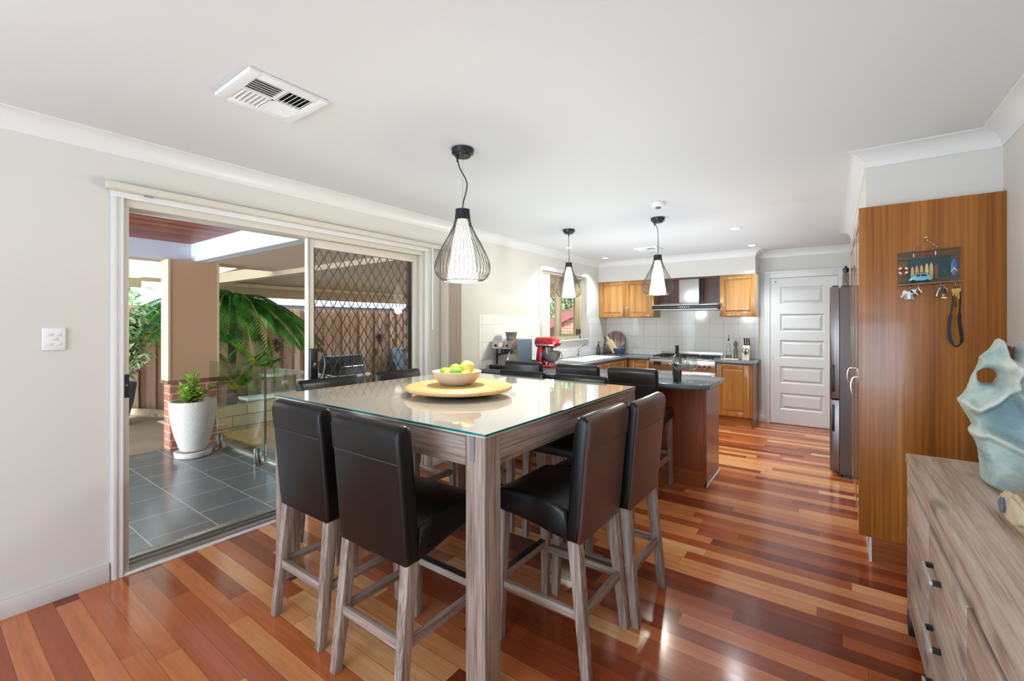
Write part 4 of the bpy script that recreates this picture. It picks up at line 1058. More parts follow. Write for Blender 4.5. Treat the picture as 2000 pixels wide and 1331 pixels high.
for i, (x, h) in enumerate(((3.521,.078),(3.539,.083),(3.558,.083),(3.579,.09),(3.597,.092),(3.617,.082))):
    z0 = 1.632; w = .0075
    poly = [(x-w*.8,kz(x,z0)),(x+w*.8,kz(x,z0)),(x+w,kz(x,z0+h*.5)),(x+w*.75,kz(x,z0+h*.85)),(x,kz(x,z0+h)),(x-w*.75,kz(x,z0+h*.85)),(x-w,kz(x,z0+h*.5))]
    s = MB().prism(poly,'y',KY-.0165,KY-.0137,.0005).build('little_surfboard', plain('little_board_%s' % 'abcdef'[i], bc_[i], .5, vary=.08), kr)
bs = MB().prism(ell(3.684,kz(3.684,1.687),.0125,.044,0,0,24,.85),'y',KY-.023,KY-.0138,.002).build('blue_surfboard', plain('blue_board','#3d76b0',.35), kr, True)
mb = MB(); x = 3.684; z = kz(x,1.672)
mb.prism([(x-.0125,z-.002),(x,z+.018),(x+.0125,z+.0),(x+.0125,z-.008),(x,z+.010),(x-.0125,z-.010)],'y',KY-.0237,KY-.0231); mb.build('red_chevron', plain('red_chevron_paint','#b0332c',.5), bs)
mb = MB(); mb.prism([(x-.0125,z-.006),(x,z+.0125),(x+.0125,z-.0035),(x+.0125,z-.008),(x,z+.0075),(x-.0125,z-.011)],'y',KY-.0243,KY-.0238); mb.build('cream_chevron', plain('cream_chevron_paint','#e9dcb4',.5), bs)
lr = MB(); cx, cz = 3.482, kz(3.482,1.69)
N = 32
for i in range(8):
    lr.mi = i % 2
    a0_, a1_ = 2*PI*(i-.5)/8, 2*PI*(i+.5)/8
    lr.tube([(cx+.018*math.cos(a0_+(a1_-a0_)*j/5), KY-.0215, cz+.018*math.sin(a0_+(a1_-a0_)*j/5)) for j in range(6)],.0055,8)
lr.build('life_ring', [plain('red_ring','#b8232c',.4), plain('cream_ring','#eee2c6',.4)], kr, True)
car = MB().prism([(3.503,1.626),(3.507,1.640),(3.520,1.648),(3.532,1.661),(3.546,1.665),(3.575,1.6645),(3.590,1.651),(3.596,1.640),(3.595,1.626)],'y',KY-.040,KY-.0205,.003,3).build('little_blue_car', plain('sky_blue_enamel','#79c0cf',.2,coat=.4), kr, True, 60)
mb = MB().prism([(3.531,1.648),(3.536,1.659),(3.549,1.661),(3.549,1.648)],'y',KY-.0405,KY-.0402).prism([(3.553,1.648),(3.553,1.661),(3.572,1.660),(3.579,1.648)],'y',KY-.0405,KY-.0402).build('side_windows', M['black'], car)
for x in (3.521, 3.577):
    MB().cyl((x,KY-.0415,1.623),(x,KY-.022,1.623),.0085,.0085,16).cyl((x,KY-.042,1.623),(x,KY-.0416,1.623),.005,.005,12).build('wheel', M['blackmatt'], car, True)
MB().box((3.535,KY-.036,1.6655),(3.574,KY-.025,1.669),.001).build('roof_surfboard', plain('red_roof_board','#b64c45',.5), car, True)
# lettering on the header (red) with two white battens
fc = bpy.data.curves.new('lettering', 'FONT'); fc.body = 'TO BEACH'; fc.size = .0165; fc.extrude = .0004; fc.align_x = 'CENTER'
fo_ = bpy.data.objects.new('lettering_tmp', fc); COL.objects.link(fo_)
bpy.context.view_layer.update()
me = bpy.data.meshes.new_from_object(fo_.evaluated_get(bpy.context.evaluated_depsgraph_get()))
bpy.data.objects.remove(fo_)
me.materials.clear(); me.materials.append(plain('red_lettering','#b5322f',.5))
me.transform(Matrix.Translation((3.568-3.585,-.0196,1.764-1.62)) @ Matrix.Rotation(-sl_,4,'Y') @ Matrix.Rotation(PI/2,4,'X'))
lo_ = bpy.data.objects.new('lettering', me); COL.objects.link(lo_); lo_.parent = kr
MB().prism([(3.523,1.757),(3.527,1.757),(3.527,1.775),(3.523,1.775)],'y',KY-.0215,KY-.0191).prism([(3.611,1.762),(3.615,1.762),(3.615,1.782),(3.611,1.782)],'y',KY-.0215,KY-.0191).build('white_batten', M['white'], kr)
mb = MB()
for (xa, za), (xb, zb) in (((3.525,1.792),(3.577,1.858)),((3.632,1.798),(3.577,1.858))):
    n = 9
    for i in range(n):
        a_ = Vector((xa+(xb-xa)*i/n,KY-.005,za+(zb-za)*i/n)); b_ = Vector((xa+(xb-xa)*(i+1)/n,KY-.005,za+(zb-za)*(i+1)/n))
        d_ = (b_-a_); u_ = Vector((-d_.z,0,d_.x)).normalized() if i % 2 else Vector((0,1,0))
        c_ = (a_+b_)/2; r_ = d_.length*.62
        mb.tube([c_ + d_.normalized()*r_*math.cos(t_) + u_*.0028*math.sin(t_) for t_ in [2*PI*j/8 for j in range(8)]],.0008,4,closed=True)
mb.build('chain', M['steel'], kr, True)
MB().lathe([(.003,0),(.003,-.012),(.006,-.013),(.006,-.017),(0,-.018)],(3.577,KY,1.862),12,'y').build('nail', plain('brass','#c0a060',.3,1.0), kr, True)
mb = MB()
for x in (3.502,3.545,3.632,3.688): mb.tube([(x,KY-.03,1.606+sl_*(x-3.585)),(x,KY-.032,1.592),(x,KY-.042,1.589),(x,KY-.048,1.597)],.0015,6)
mb.build('hooks', M['steel'], kr, True)
def keyshape(mb, x, y, z, ang, L=.05, mi=0):
    R = Matrix.Translation((x,y,z)) @ Matrix.Rotation(ang,4,'Y')
    mb.mi = mi
    b = [(-.009,0),(-.011,-.012),(-.006,-.021),(-.003,-.023),(-.003,-L),(.0,-L-.004),(.0035,-L),(.0035,-.023),(.006,-.021),(.011,-.012),(.009,0)]
    va = [mb.bm.verts.new(R @ Vector((p[0],-.001,p[1]))) for p in b]; vb_ = [mb.bm.verts.new(R @ Vector((p[0],.001,p[1]))) for p in b]
    k = len(b); fs = [mb.bm.faces.new(va), mb.bm.faces.new(vb_[::-1])]
    for i in range(k): fs.append(mb.bm.faces.new((va[i],va[(i+1)%k],vb_[(i+1)%k],vb_[i])))
    mb._tag(fs); mb.mi = 0
def ring(mb, x, y, z, r, ax='y'):
    mb.tube([(x+r*math.cos(t_), y+.004*math.sin(t_), z+r*math.sin(t_)) for t_ in [2*PI*i/16 for i in range(16)]],.0012,5,closed=True)
BR = plain('brass_keys','#b09050',.35,1.0)
k1 = thing('key_bunch', 'bunch of keys with white and grey tags on the first hook of the rack', 'keys', (3.502,KY-.036,1.58), 0, 'keys hanging from the rack')
mb = MB(); ring(mb,3.502,KY-.036,1.582,.013); mb.build('key_ring', M['steel'], k1, True)
mb = MB(); keyshape(mb,3.492,KY-.036,1.572,.5,.04); keyshape(mb,3.497,KY-.040,1.568,.15,.045); keyshape(mb,3.508,KY-.034,1.57,-.3,.045); keyshape(mb,3.515,KY-.034,1.575,-.8,.035); mb.build('keys', M['steel'], k1)
MB().obox((3.503,KY-.044,1.541),(.015,.003,.032),Matrix.Rotation(.0,4,'Y'),.001).build('white_tag', M['white'], k1)
MB().obox((3.491,KY-.041,1.54),(.014,.003,.032),Matrix.Rotation(.25,4,'Y'),.001).build('grey_tag', plain('grey_tag','#a79c92',.5), k1)
MB().obox((3.514,KY-.039,1.54),(.012,.003,.026),Matrix.Rotation(-.2,4,'Y'),.001).build('blue_tag', plain('blue_tag','#8fa0bd',.5), k1)
MB().prism([(3.448,1.541),(3.47,1.552),(3.478,1.56),(3.52,1.562),(3.531,1.553),(3.508,1.54),(3.493,1.518),(3.484,1.536)],'y',KY-.004,KY-.003).build('pinkish_patch', plain('pinkish_patch','#a8795f',.5), k1)  # flat pinkish star-shaped patch just off the side panel
pk = thing('padlock', 'small brass padlock hanging from the second hook of the rack', 'padlock', (3.55,KY-.035,1.58))
MB().obox((3.555,KY-.035,1.566),(.011,.008,.024),Matrix.Rotation(-.5,4,'Y'),.002).build('body', BR, pk, True)
MB().tube([(3.548,KY-.035,1.574),(3.543,KY-.035,1.588),(3.548,KY-.036,1.597),(3.553,KY-.036,1.592),(3.558,KY-.035,1.577)],.0018,6).build('shackle', M['steel'], pk, True)
p2 = thing('padlock', 'small black padlock hanging beside the brass padlock', 'padlock', (3.54,KY-.03,1.57))
MB().obox((3.538,KY-.026,1.556),(.017,.008,.013),Matrix.Rotation(-.25,4,'Y'),.002).build('body', M['black'], p2, True)
MB().tube([(3.532,KY-.026,1.562),(3.537,KY-.028,1.585),(3.543,KY-.028,1.59),(3.546,KY-.027,1.58),(3.544,KY-.026,1.564)],.0015,6).build('shackle', M['steel'], p2, True)
k2 = thing('key_bunch', 'key bunch with a black fob and gold-figured charm on the third hook', 'keys', (3.632,KY-.036,1.58), 0, 'keys hanging from the rack')
mb = MB(); ring(mb,3.626,KY-.036,1.588,.009); ring(mb,3.637,KY-.04,1.588,.009); mb.build('key_ring', M['steel'], k2, True)
MB().obox((3.622,KY-.037,1.561),(.011,.008,.05),Matrix.Rotation(.25,4,'Y'),.003).build('silver_fob', M['steel'], k2, True)
MB().obox((3.6215,KY-.0415,1.556),(.005,.002,.03),Matrix.Rotation(.25,4,'Y'),.001).build('fob_buttons', M['black'], k2)
MB().obox((3.641,KY-.042,1.566),(.016,.005,.022),None,.004).build('navy_patch', plain('navy_enamel','#22293c',.4), k2, True)
MB().obox((3.642,KY-.043,1.543),(.017,.005,.022),None,.004).build('gold_charm', plain('gold_charm','#8f7a52',.4,.8,vary=.4,vscale=120), k2, True)
MB().obox((3.643,KY-.044,1.529),(.021,.004,.007),None,.001).build('white_plaque', M['white'], k2, True)
MB().tube([(3.642,KY-.036,1.585),(3.655,KY-.036,1.578),(3.66,KY-.036,1.56)],[.002,.004,.002],8).build('curved_key', M['steel'], k2, True)
ly = thing('lanyard', 'black lanyard with keys looping down from the last hook of the rack', 'lanyard', (3.688,KY-.036,1.58))
pts = [(3.682,1.585),(3.678,1.53),(3.676,1.49),(3.670,1.44),(3.664,1.39),(3.664,1.34),(3.67,1.30),(3.682,1.275),(3.694,1.272),(3.706,1.285),(3.711,1.31),(3.707,1.36),(3.702,1.40),(3.703,1.45),(3.705,1.52),(3.702,1.575),(3.694,1.585)]
P = [Vector((a,0,b)) for a, b in pts]; A, B = [], []
sm = []
for i in range(len(P)-1):
    p0, p1, p2_, p3 = P[max(i-1,0)], P[i], P[i+1], P[min(i+2,len(P)-1)]
    for j in range(4):
        t_ = j/4; sm.append(.5*((2*p1)+(-p0+p2_)*t_+(2*p0-5*p1+4*p2_-p3)*t_*t_+(-p0+3*p1-3*p2_+p3)*t_**3))
sm.append(P[-1])
for i, p in enumerate(sm):
    tdir = (sm[min(i+1,len(sm)-1)]-sm[max(i-1,0)]).normalized()
    nrm = Vector((-tdir.z,0,tdir.x)); w = .0075 if p.z > 1.29 and p.z < 1.44 else .004
    A.append(Vector((p.x,KY-.034,p.z))+nrm*w+Vector((0,-.002,0))); B.append(Vector((p.x,KY-.034,p.z))-nrm*w)
MB().strip(A,B).build('strap', plain('black_strap','#131417',.6), ly)
MB().tube([(3.684,KY-.034,1.51),(3.688,KY-.034,1.49),(3.689,KY-.034,1.478)],[.003,.004,.002],8).build('clip', M['black'], ly, True)
mb = MB(); ring(mb,3.69,KY-.038,1.585,.01); keyshape(mb,3.683,KY-.04,1.575,.15,.035); keyshape(mb,3.696,KY-.041,1.578,-.05,.055); keyshape(mb,3.691,KY-.037,1.576,.05,.04); mb.build('keys', BR, ly, True)

# ------------------------------------------------------------------ sideboard
sb = thing('sideboard', 'limed acacia sideboard with black bar handles against the right-hand wall', 'sideboard', (3.65,1.7,0))
SX, SY1, SY0 = 3.434, 2.692, .55
MB().box((SX,SY0,.765),(3.862,SY1-.02,.8),.002).build('top', M['sidey'], sb, True)
box((SX,SY1-.0195,.765),(3.862,SY1,.8),.002).build('top_end_strip', M['sidex'], sb, True)
MB().box((SX+.06,SY0+.02,.1),(3.858,SY1-.031,.764)).build('carcass', wood('sideboard_inside',['#4b3d33','#5e4e42'],'y'), sb)
MB().box((SX+.006,SY1-.03,.1),(3.858,SY1-.002,.764),.002).build('end_panel', M['sidez'], sb, True)
for y in (SY0+.03, SY1-.055):
    for x in (SX+.005, 3.8): MB().box((x,y,0),(x+.05,y+.05,.1),.003).build('leg', M['black' if x < 3.6 else 'sidez'], sb, True)
def drawer(y0, y1, z0, z1, hy=None):
    d = MB().box((SX+.002,y0,z0),(SX+.0195,y1,z1),.002).build('drawer', M['sidey'], sb, True)
    if hy is not None:
        zc = (z0+z1)/2
        MB().box((SX-.026,hy-.075,zc-.006),(SX-.018,hy+.075,zc+.006),.001).build('bar_handle', plain('satin_bar','#c9c6c2',.4,.3), d, True)
        MB().box((SX-.018,hy-.075,zc-.006),(SX+.0015,hy-.058,zc+.006)).box((SX-.018,hy+.058,zc-.006),(SX+.0015,hy+.075,zc+.006)).build('handle_post', M['blackmatt'], d)
rows = [(.485,.684),(.275,.476),(.125,.266)]
box((SX+.001,SY0+.02,.712),(SX+.0195,SY1-.031,.7645),.001).build('top_rail', M['sidey'], sb)
for z0, z1 in rows: drawer(2.115,2.66,z0,z1)
for z0, z1 in rows: drawer(1.57,2.105,z0,z1,1.95)
for z0, z1 in rows: drawer(.95,1.56,z0,z1,1.25)
# ------------------------------------------------------------------ ceramic sculpture
def sculpture():
    import collections
    S, SZ = .000315, .00045  # metres per outline unit, across and up
    out = [(545,115),(480,200),(400,265),(385,330),(330,430),(290,540),(215,640),(235,690),(290,770),(335,845),(300,900),(350,960),(395,1060),(412,1180),(418,1290),(520,1352),(620,1395),(720,1405),(830,1390),(935,1350),(950,1200),(960,1100),(1000,980),(1065,900),(1030,840),(1090,740),(1120,640),(1040,520),(1010,400),(960,300),(900,200),(850,128),(790,140),(752,130),(720,140),(690,180),(672,285),(620,280),(608,200),(592,130)]
    cx0, zb = 680, 1400
    def inside(px, py, poly):
        c = False; j = len(poly)-1
        for i in range(len(poly)):
            (xi, yi), (xj, yj) = poly[i], poly[j]
            if (yi > py) != (yj > py) and px < (xj-xi)*(py-yi)/(yj-yi)+xi: c = not c
            j = i
        return c
    step = 9
    cells = {}
    holes = [(455,430,88,60),(905,470,70,66)]
    for ix in range(200//step*0, 1150//step):
        for iy in range(100//step, 1410//step):
            x, y = ix*step+step/2, iy*step+step/2
            if not inside(x, y, out): continue
            if any(((x-a)/c)**2+((y-b)/d)**2 < 1 for a, b, c, d in holes): continue
            cells[(ix, iy)] = 1
    # distance to the edge
    dist = {}; fr_ = collections.deque()
    for c in cells:
        if any((c[0]+a, c[1]+b) not in cells for a in (-1,0,1) for b in (-1,0,1)): dist[c] = 0; fr_.append(c)
    while fr_:
        c = fr_.popleft()
        for a, b in ((1,0),(-1,0),(0,1),(0,-1)):
            n = (c[0]+a, c[1]+b)
            if n in cells and n not in dist: dist[n] = dist[c]+1; fr_.append(n)
    def segd(px, py, a, b):
        ax, ay = a; bx, by = b; L2 = (bx-ax)**2+(by-ay)**2
        t = max(0, min(1, ((px-ax)*(bx-ax)+(py-ay)*(by-ay))/L2)); return math.hypot(px-ax-t*(bx-ax), py-ay-t*(by-ay)), t
    ridges = [([(215,650),(340,690),(480,620),(610,490),(640,400)],38,.062),([(610,490),(700,600),(800,720),(960,760)],38,.05),([(300,895),(420,880),(560,930),(740,1000),(1000,960)],34,.042),([(590,330),(690,330)],62,.085),([(545,120),(600,290)],26,.03)]
    pits = [(610,740,180,110,.035),(560,1090,150,150,-.016),(830,880,120,120,-.01)]
    def hgt(vx, vy):
        h = .03
        for pl, w, amp in ridges:
            dd = min(segd(vx, vy, p, q)[0] for p, q in zip(pl, pl[1:])); h += amp*math.exp(-(dd/w)**2)
        for a, b, c, d, e in pits: h -= e*math.exp(-((vx-a)/c)**2-((vy-b)/d)**2)
        return h
    mb = MB(); F, B = {}, {}
    gl = mb.bm.verts.layers.float.new('glaze')
    def glaze(vx, vy):
        r = max(amp*18*math.exp(-(min(segd(vx, vy, p, q)[0] for p, q in zip(pl, pl[1:]))/(w*.8))**2) for pl, w, amp in ridges)
        b = max(math.exp(-((vx-620)/190)**2-((vy-760)/130)**2), .8*math.exp(-((vx-850)/150)**2-((vy-640)/130)**2))
        return .45 + .5*min(1, r) - .55*b*(1-min(1, r))
    def dv(v):
        ns = [(v[0]+a, v[1]+b) for a in (-1,0) for b in (-1,0)]
        ds = [dist[n]+1 for n in ns if n in dist]
        return 0 if len(ds) < 4 else min(ds)
    def vert(D, v, front):
        if v not in D:
            x, y = v[0]*step, v[1]*step
            e = min(1, dv(v)/6.0); e = math.sqrt(max(0, 1-(1-e)**2))
            base_w = .02 + .05*max(0, min(1, (y-850)/300))
            t = (hgt(x, y)+base_w)*e + .008
            D[v] = mb.bm.verts.new(((x-cx0)*S, -t if front else t*.8, (zb-y)*SZ)); D[v][gl] = glaze(x, y)
        return D[v]
    for (ix, iy) in cells:
        q = [(ix,iy),(ix+1,iy),(ix+1,iy+1),(ix,iy+1)]
        mb.bm.faces.new([vert(F, v, True) for v in q]); mb.bm.faces.new([vert(B, v, False) for v in q[::-1]])
        for (a, b), (v0, v1) in (((0,-1),(0,1)),((1,0),(1,2)),((0,1),(2,3)),((-1,0),(3,0))):
            if (ix+a, iy+b) not in cells:
                mb.bm.faces.new([vert(F, q[v1], True), vert(F, q[v0], True), vert(B, q[v0], False), vert(B, q[v1], False)])
    bmesh.ops.recalc_face_normals(mb.bm, faces=mb.bm.faces)
    for _ in range(4): bmesh.ops.smooth_vert(mb.bm, verts=mb.bm.verts, factor=.5, use_axis_x=True, use_axis_y=True, use_axis_z=True)
    cut = (zb-1312)*SZ
    for v in mb.bm.verts: v.co.z = max(v.co.z, cut + .00002*(v.co.z-cut)) - cut + .0005
    zb = 1312
    t = thing('sculpture', 'abstract pierced ceramic sculpture in pale blue and sand glaze on the sideboard', 'sculpture', (3.697,2.36,.801), 0, world=False)
    t['label'] = 'abstract pierced ceramic sculpture in pale blue and sand glaze on the sideboard'
    mb.build('body', M['sculpt'], t, True, 180)
    mb = MB()
    mb.prism([((x-cx0)*S,(zb-y)*SZ) for x, y in ((610,165),(690,195),(750,165),(755,320),(690,330),(605,300))],'y',.01,.05,.008)
    mb.build('inner_wall', M['terracotta'], t, True)
sculpture()
dw = thing('driftwood_piece', 'rough pale piece of bark-edged driftwood in front of the sculpture', 'driftwood', (3.7,1.9,.8))
mb = MB()
r_ = bmesh.ops.create_icosphere(mb.bm, subdivisions=4, radius=1)
for v in r_['verts']:
    d = 1+.16*noise.noise(v.co*2.5)+.06*noise.noise(v.co*7)
    v.co = Vector((3.69+.125*max(-.8,min(.9,v.co.x*d*1.15)), 1.9+.15*max(-.85,min(.85,v.co.y*d*1.1)), .8265+.055*max(-.45,min(.9,v.co.z*d*1.2))))
zmin = min(v.co.z for v in mb.bm.verts)
for v in mb.bm.verts: v.co.z += .801-zmin
mb.build('heartwood', M['barkwood'], dw, True, 180)
mb = MB(); r_ = bmesh.ops.create_icosphere(mb.bm, subdivisions=4, radius=1)
for v in r_['verts']:
    d = 1+.25*noise.noise(v.co*3+Vector((5,0,0)))+.12*noise.noise(v.co*9)
    v.co = Vector((3.598+.022*max(-.8,v.co.x*d), 1.9+.13*v.co.y*d, .845+.043*v.co.z*d))
zmin = min(v.co.z for v in mb.bm.verts)
for v in mb.bm.verts: v.co.z += .801-zmin
mb.build('bark', M['bark'], dw, True, 180)
MB().ball((3.5755,1.935,.85),.016,(.5,1.1,1.6),2,None,.3).build('blue_crystal', plain('blue_grey_crystal','#6d727c',.3,spec=.6), dw, True, 20)

# ------------------------------------------------------------------ outside
struct('patio_floor', box((-2.95,-4,-.15),(-.2,2.19,-.03)), M['slate'])
struct('path', box((-7.5,-4,-.2),(-2.951,2.19,-.05)), M['ground'])
struct('ground', box((-30,2.2,-.6),(-.2,40,-.25)), M['ground'])
struct('ground_far', box((-30,-12,-.6),(-7.51,2.19,-.25)), M['ground'])
mb = MB(); random.seed(3)
y = .72
while y < 2.93:
    w = random.uniform(.09,.13); mb.box((-.26,y,-.03),(-.203,min(y+w,2.935),.0+random.uniform(.0,.006)),.004); y += w+.012
struct('brick_sill', mb, plain('pink_brick_sill','#a8786a',.9,vary=.3,vscale=25))
struct('kerb_strip', MB().box((-2.95,2.192,-.2),(-.2,2.24,-.012),.004), plain('pale_kerb','#d9bfa8',.8))
# pillar
mb = MB(); mb.box((-2.985,1.745,-.05),(-2.79,2.205,.715)); struct('pillar_base', mb, M['brick'])
struct('pillar_cap', MB().box((-3.02,1.715,.716),(-2.765,2.235,.752),.008), plain('brown_brick_cap','#7d5a3f',.85,vary=.3,vscale=30), None, True)
struct('pillar', MB().box((-3.0,1.73,.7525),(-2.776,2.22,2.104)), M['render'])
struct('pillar_trim', MB().box((-3.0,1.722,.753),(-2.775,1.7295,2.104)).box((-2.7755,1.722,.753),(-2.77,1.745,2.104)).box((-2.7755,2.205,.753),(-2.77,2.225,2.104)), M['creampaint'])
# patio roof
struct('roof_lining', box((-2.9,-4,2.315),(-.2,1.98,2.34)), M['lining'])
struct('roof_beam', MB().box((-3.1,-4,2.105),(-2.9,2.1,2.33)).box((-2.9,1.98,2.105),(-.2,2.1,2.33)), M['fascia_white'])
struct('roof_soffit', MB().box((-3.1,2.101,2.105),(-.2,3.0,2.16)).box((-3.1,-4,2.0985),(-2.9,2.1,2.1045)), M['soffit'])
struct('roof_soffit_far', box((-3.05,3.12,2.2),(-.2,9,2.23)), M['soffit'])
struct('roof_beam_far', box((-6,3.001,2.045),(-.2,3.12,2.198)), plain('beam_paint', '#c3ad8e', .7))
def corrugated(name, y0, y1, mat):
    mb = MB(); n = int((y1-y0)/.03)
    A = []; B = []
    for i in range(n+1):
        y = y0+(y1-y0)*i/n; dz = .012*math.sin(2*PI*y/.16)
        A.append((-3.1,y,2.335+dz)); B.append((-6.7,y,2.16+dz))
    mb.strip(A,B); o = mb.build(name, mat, None, True, 80); o['kind'] = 'structure'
corrugated('roof_sheet', -4, 3.1, M['corrug'])
corrugated('roof_sheet_far', 3.12, 9, plain('tan_roof_sheet','#d2bd9c',.7))
struct('roof_fascia', MB().box((-6.06,-4,1.975),(-6.0,2.3,2.13)).box((-6.06,2.3,2.085),(-6.0,9,2.15)), plain('fascia_paint', '#ad9671', .7))
struct('roof_fascia_far', box((-6.66,3.3,1.93),(-6.6,16,2.17)), plain('far_fascia_paint', '#a38a66', .7))
# balustrade
gb = thing('glass_balustrade', 'frameless glass balustrade on steel spigots at the edge of the patio', 'glass fence', (-1.4,2.1,-.03))
box((-2.70,2.094,.03),(-1.372,2.106,.957)).build('pane', M['balglass'], gb)
box((-1.352,2.094,.03),(-.21,2.106,.957)).build('pane', M['balglass'], gb)
for a, b in ((-1.374,-1.371),(-1.353,-1.350)): pass
box((-1.370,2.0935,.03),(-1.354,2.1065,.957)).build('joint', M['dark'], gb)
for x in (-2.455,-1.525,-.5):
    MB().box((x-.017,2.066,-.029),(x+.017,2.0935,.135),.006).box((x-.017,2.1065,-.029),(x+.017,2.134,.135),.006).box((x-.05,2.05,-.0295),(x+.05,2.15,-.022),.003).build('spigot', M['steelbar'], gb, True)
# potted shrub
pp = thing('potted_shrub', 'small leafy shrub in a tall speckled concrete pot beside the brick pillar', 'potted plant', (-2.41,1.84,-.03))
cx, cy = -2.41, 1.84
MB().lathe([(0,.03),(.105,.03),(.122,.05),(.168,.2),(.2,.36),(.213,.48),(.214,.558),(.21,.565),(.19,.565),(.185,.53),(0,.52)],(cx,cy,-.0),56).build('pot', M['concrete'], pp, True, 50)
MB().lathe([(0,-.029),(.155,-.029),(.165,-.02),(.17,.025),(.16,.029),(.145,.02),(0,.02)],(cx,cy,0),48).build('saucer', M['concrete'], pp, True, 50)
mb = MB(); sb_ = MB(); random.seed(11)
for i in range(34):
    a = random.uniform(0,2*PI); r = random.uniform(.02,.21); h = random.uniform(.08,.3)*(1.2-r*2)
    tip = Vector((cx+r*math.cos(a), cy+r*math.sin(a), .53+h))
    b0 = Vector((cx+r*.3*math.cos(a), cy+r*.3*math.sin(a), .515))
    sb_.tube([b0, tip],[.005,.003],5)
    for j in range(16):
        t_ = random.uniform(.3,1.05); p = b0.lerp(tip, t_)
        d = Vector((random.gauss(0,1),random.gauss(0,1),random.uniform(-.1,1)))
        mb.leaf(p, d, random.uniform(.045,.075), .038, .15, random.uniform(-.6,.6))
sb_.build('stems', M['trunk'], pp); mb.build('foliage', M['shrub'], pp)
# variegated plant in dark pot
vp = thing('potted_tree', 'tall variegated leafy plant in a dark grey pot against the fence', 'potted plant', (-5.0,1.72,-.05))
cx, cy = -5.0, 1.72
MB().lathe([(0,-.05),(.14,-.05),(.17,0),(.24,.3),(.265,.5),(.27,.54),(.255,.55),(.24,.5),(0,.48)],(cx,cy,0),40).build('pot', M['darkpot'], vp, True, 50)
mb = MB(); st_ = MB()
for i in range(26):
    a = random.uniform(0,2*PI); r = random.uniform(.1,.46); h = random.uniform(.35,1.25)
    tip = Vector((cx+r*math.cos(a), cy+r*math.sin(a)+.06, .5+h)); b0 = Vector((cx+.05*math.cos(a), cy+.05*math.sin(a), .48)); mid = b0.lerp(tip,.5)+Vector((0,0,.1))
    st_.tube([b0,mid,tip],[.012,.008,.004],5)
    for j in range(60):
        t_ = random.uniform(.2,1.0); p = (b0.lerp(mid,t_*2) if t_ < .5 else mid.lerp(tip,t_*2-1)) + Vector((random.gauss(0,.05),random.gauss(0,.05),random.gauss(0,.05)))
        mb.leaf(p, (random.gauss(0,1),random.gauss(0,1),random.uniform(-.8,.5)), random.uniform(.08,.13), .05, .35, random.uniform(-.8,.8))
st_.build('stems', M['trunk'], vp); mb.build('foliage', M['varieg'], vp)
# palms
def frond(mb, base, az, up, L, droop, nl=34, ll=.34, w=.022):
    pts = []; base = Vector(base); h = Vector((math.cos(az),math.sin(az),0))
    for i in range(nl+1):
        t_ = i/nl; pts.append(base + h*(L*t_*(1-.12*t_*droop)) + Vector((0,0,L*(up*t_-droop*t_*t_))))
    mb.mi = 1; mb.tube(pts[::3],[.012*(1-.8*i/len(pts[::3])) for i in range(len(pts[::3]))],4,False); mb.mi = 0
    s = Vector((-h.y,h.x,0))
    for i in range(4,nl):
        t_ = i/nl; tan = (pts[i+1]-pts[i]).normalized(); l = ll*(math.sin(PI*min(1,.18+t_*.82))**.6)
        for sg in (-1,1):
            d = (tan*.75+s*sg*1.0+Vector((0,0,.1))).normalized()
            p = pts[i]; side = d.cross(Vector((0,0,1))).normalized()
            q1 = p+d*l*.5+Vector((0,0,-.03*l)); q2 = p+d*l+Vector((0,0,-.35*l))
            v = [mb.bm.verts.new(k) for k in (p, q1+side*w/2, q2, q1-side*w/2)]
            f = mb.bm.faces.new(v); f.material_index = 0
def palm(loc, label, zc, n, L, mat, sd, azr=(0,2*PI), upr=(.35,.9), drp=(.5,.95), trunk=True, ll=.34, group='garden palms'):
    random.seed(sd)
    p = thing('palm', label, 'palm', loc, 0, group)
    x, y, z = loc
    if trunk:
        mb = MB()
        mb.tube([(x,y,z),(x+.03,y,z+(zc-z)*.4),(x-.02,y+.02,zc+.05)],[.09,.07,.06],10)
        mb.build('trunk', M['trunk'], p, True)
    for i in range(n):
        mb = MB(); az = azr[0]+(azr[1]-azr[0])*(i+random.uniform(-.3,.3))/n
        frond(mb,(x,y,zc),az,random.uniform(*upr),L*random.uniform(.8,1.1),random.uniform(*drp),44,ll,.03)
        mb.build('frond', [mat if random.random() > .15 else M['palmyellow'], M['palmyellow']], p)
palm((-5.9,3.6,-.25), 'tall green palm with arching fronds in the garden beyond the balustrade', 1.86, 32, 1.7, M['palm'], 5, upr=(.05,.5), drp=(.55,1.15), ll=.42)
palm((-5.7,2.75,-.25), 'palm with low green fronds showing left of the pillar', 1.15, 12, 1.45, M['palm'], 8, upr=(.3,.7))
palm((-5.15,3.35,-.25), 'low bushy green palm below the tall palm beyond the balustrade', .25, 18, .95, M['grassy'], 21, upr=(.8,1.3), drp=(.35,.8), trunk=False, ll=.26)
# garden wall, platform, table, benches, barbecue
bw_ = tag(box((-4.3,2.7,-.25),(-4.1,5.2,.14)).build('garden_wall', M['block'], None), 'low limestone block wall seen through the balustrade', 'low wall', kind='structure')
for k_ in ('label','category'): del bw_[k_]
pl = thing('timber_platform', 'golden timber step platform just beyond the glass balustrade', 'platform', (-2.6,3.4,-.25))
box((-3.95,2.72,-.23),(-1.2,4.2,-.19)).build('deck', M['deckgold'], pl)
box((-3.93,2.735,-.25),(-1.22,4.18,-.2301)).build('base', M['deckgold'], pl)
tb = thing('outdoor_table', 'outdoor table with a white slab top and timber legs beyond the balustrade', 'table', (-5.2,4.05,-.25))
MB().box((-5.62,3.70,.46),(-4.72,4.36,.51),.008).build('top', M['tabletopwhite'], tb, True)
MB().box((-5.5,3.8,.37),(-4.84,4.26,.459)).build('apron', M['greytimber'], tb)
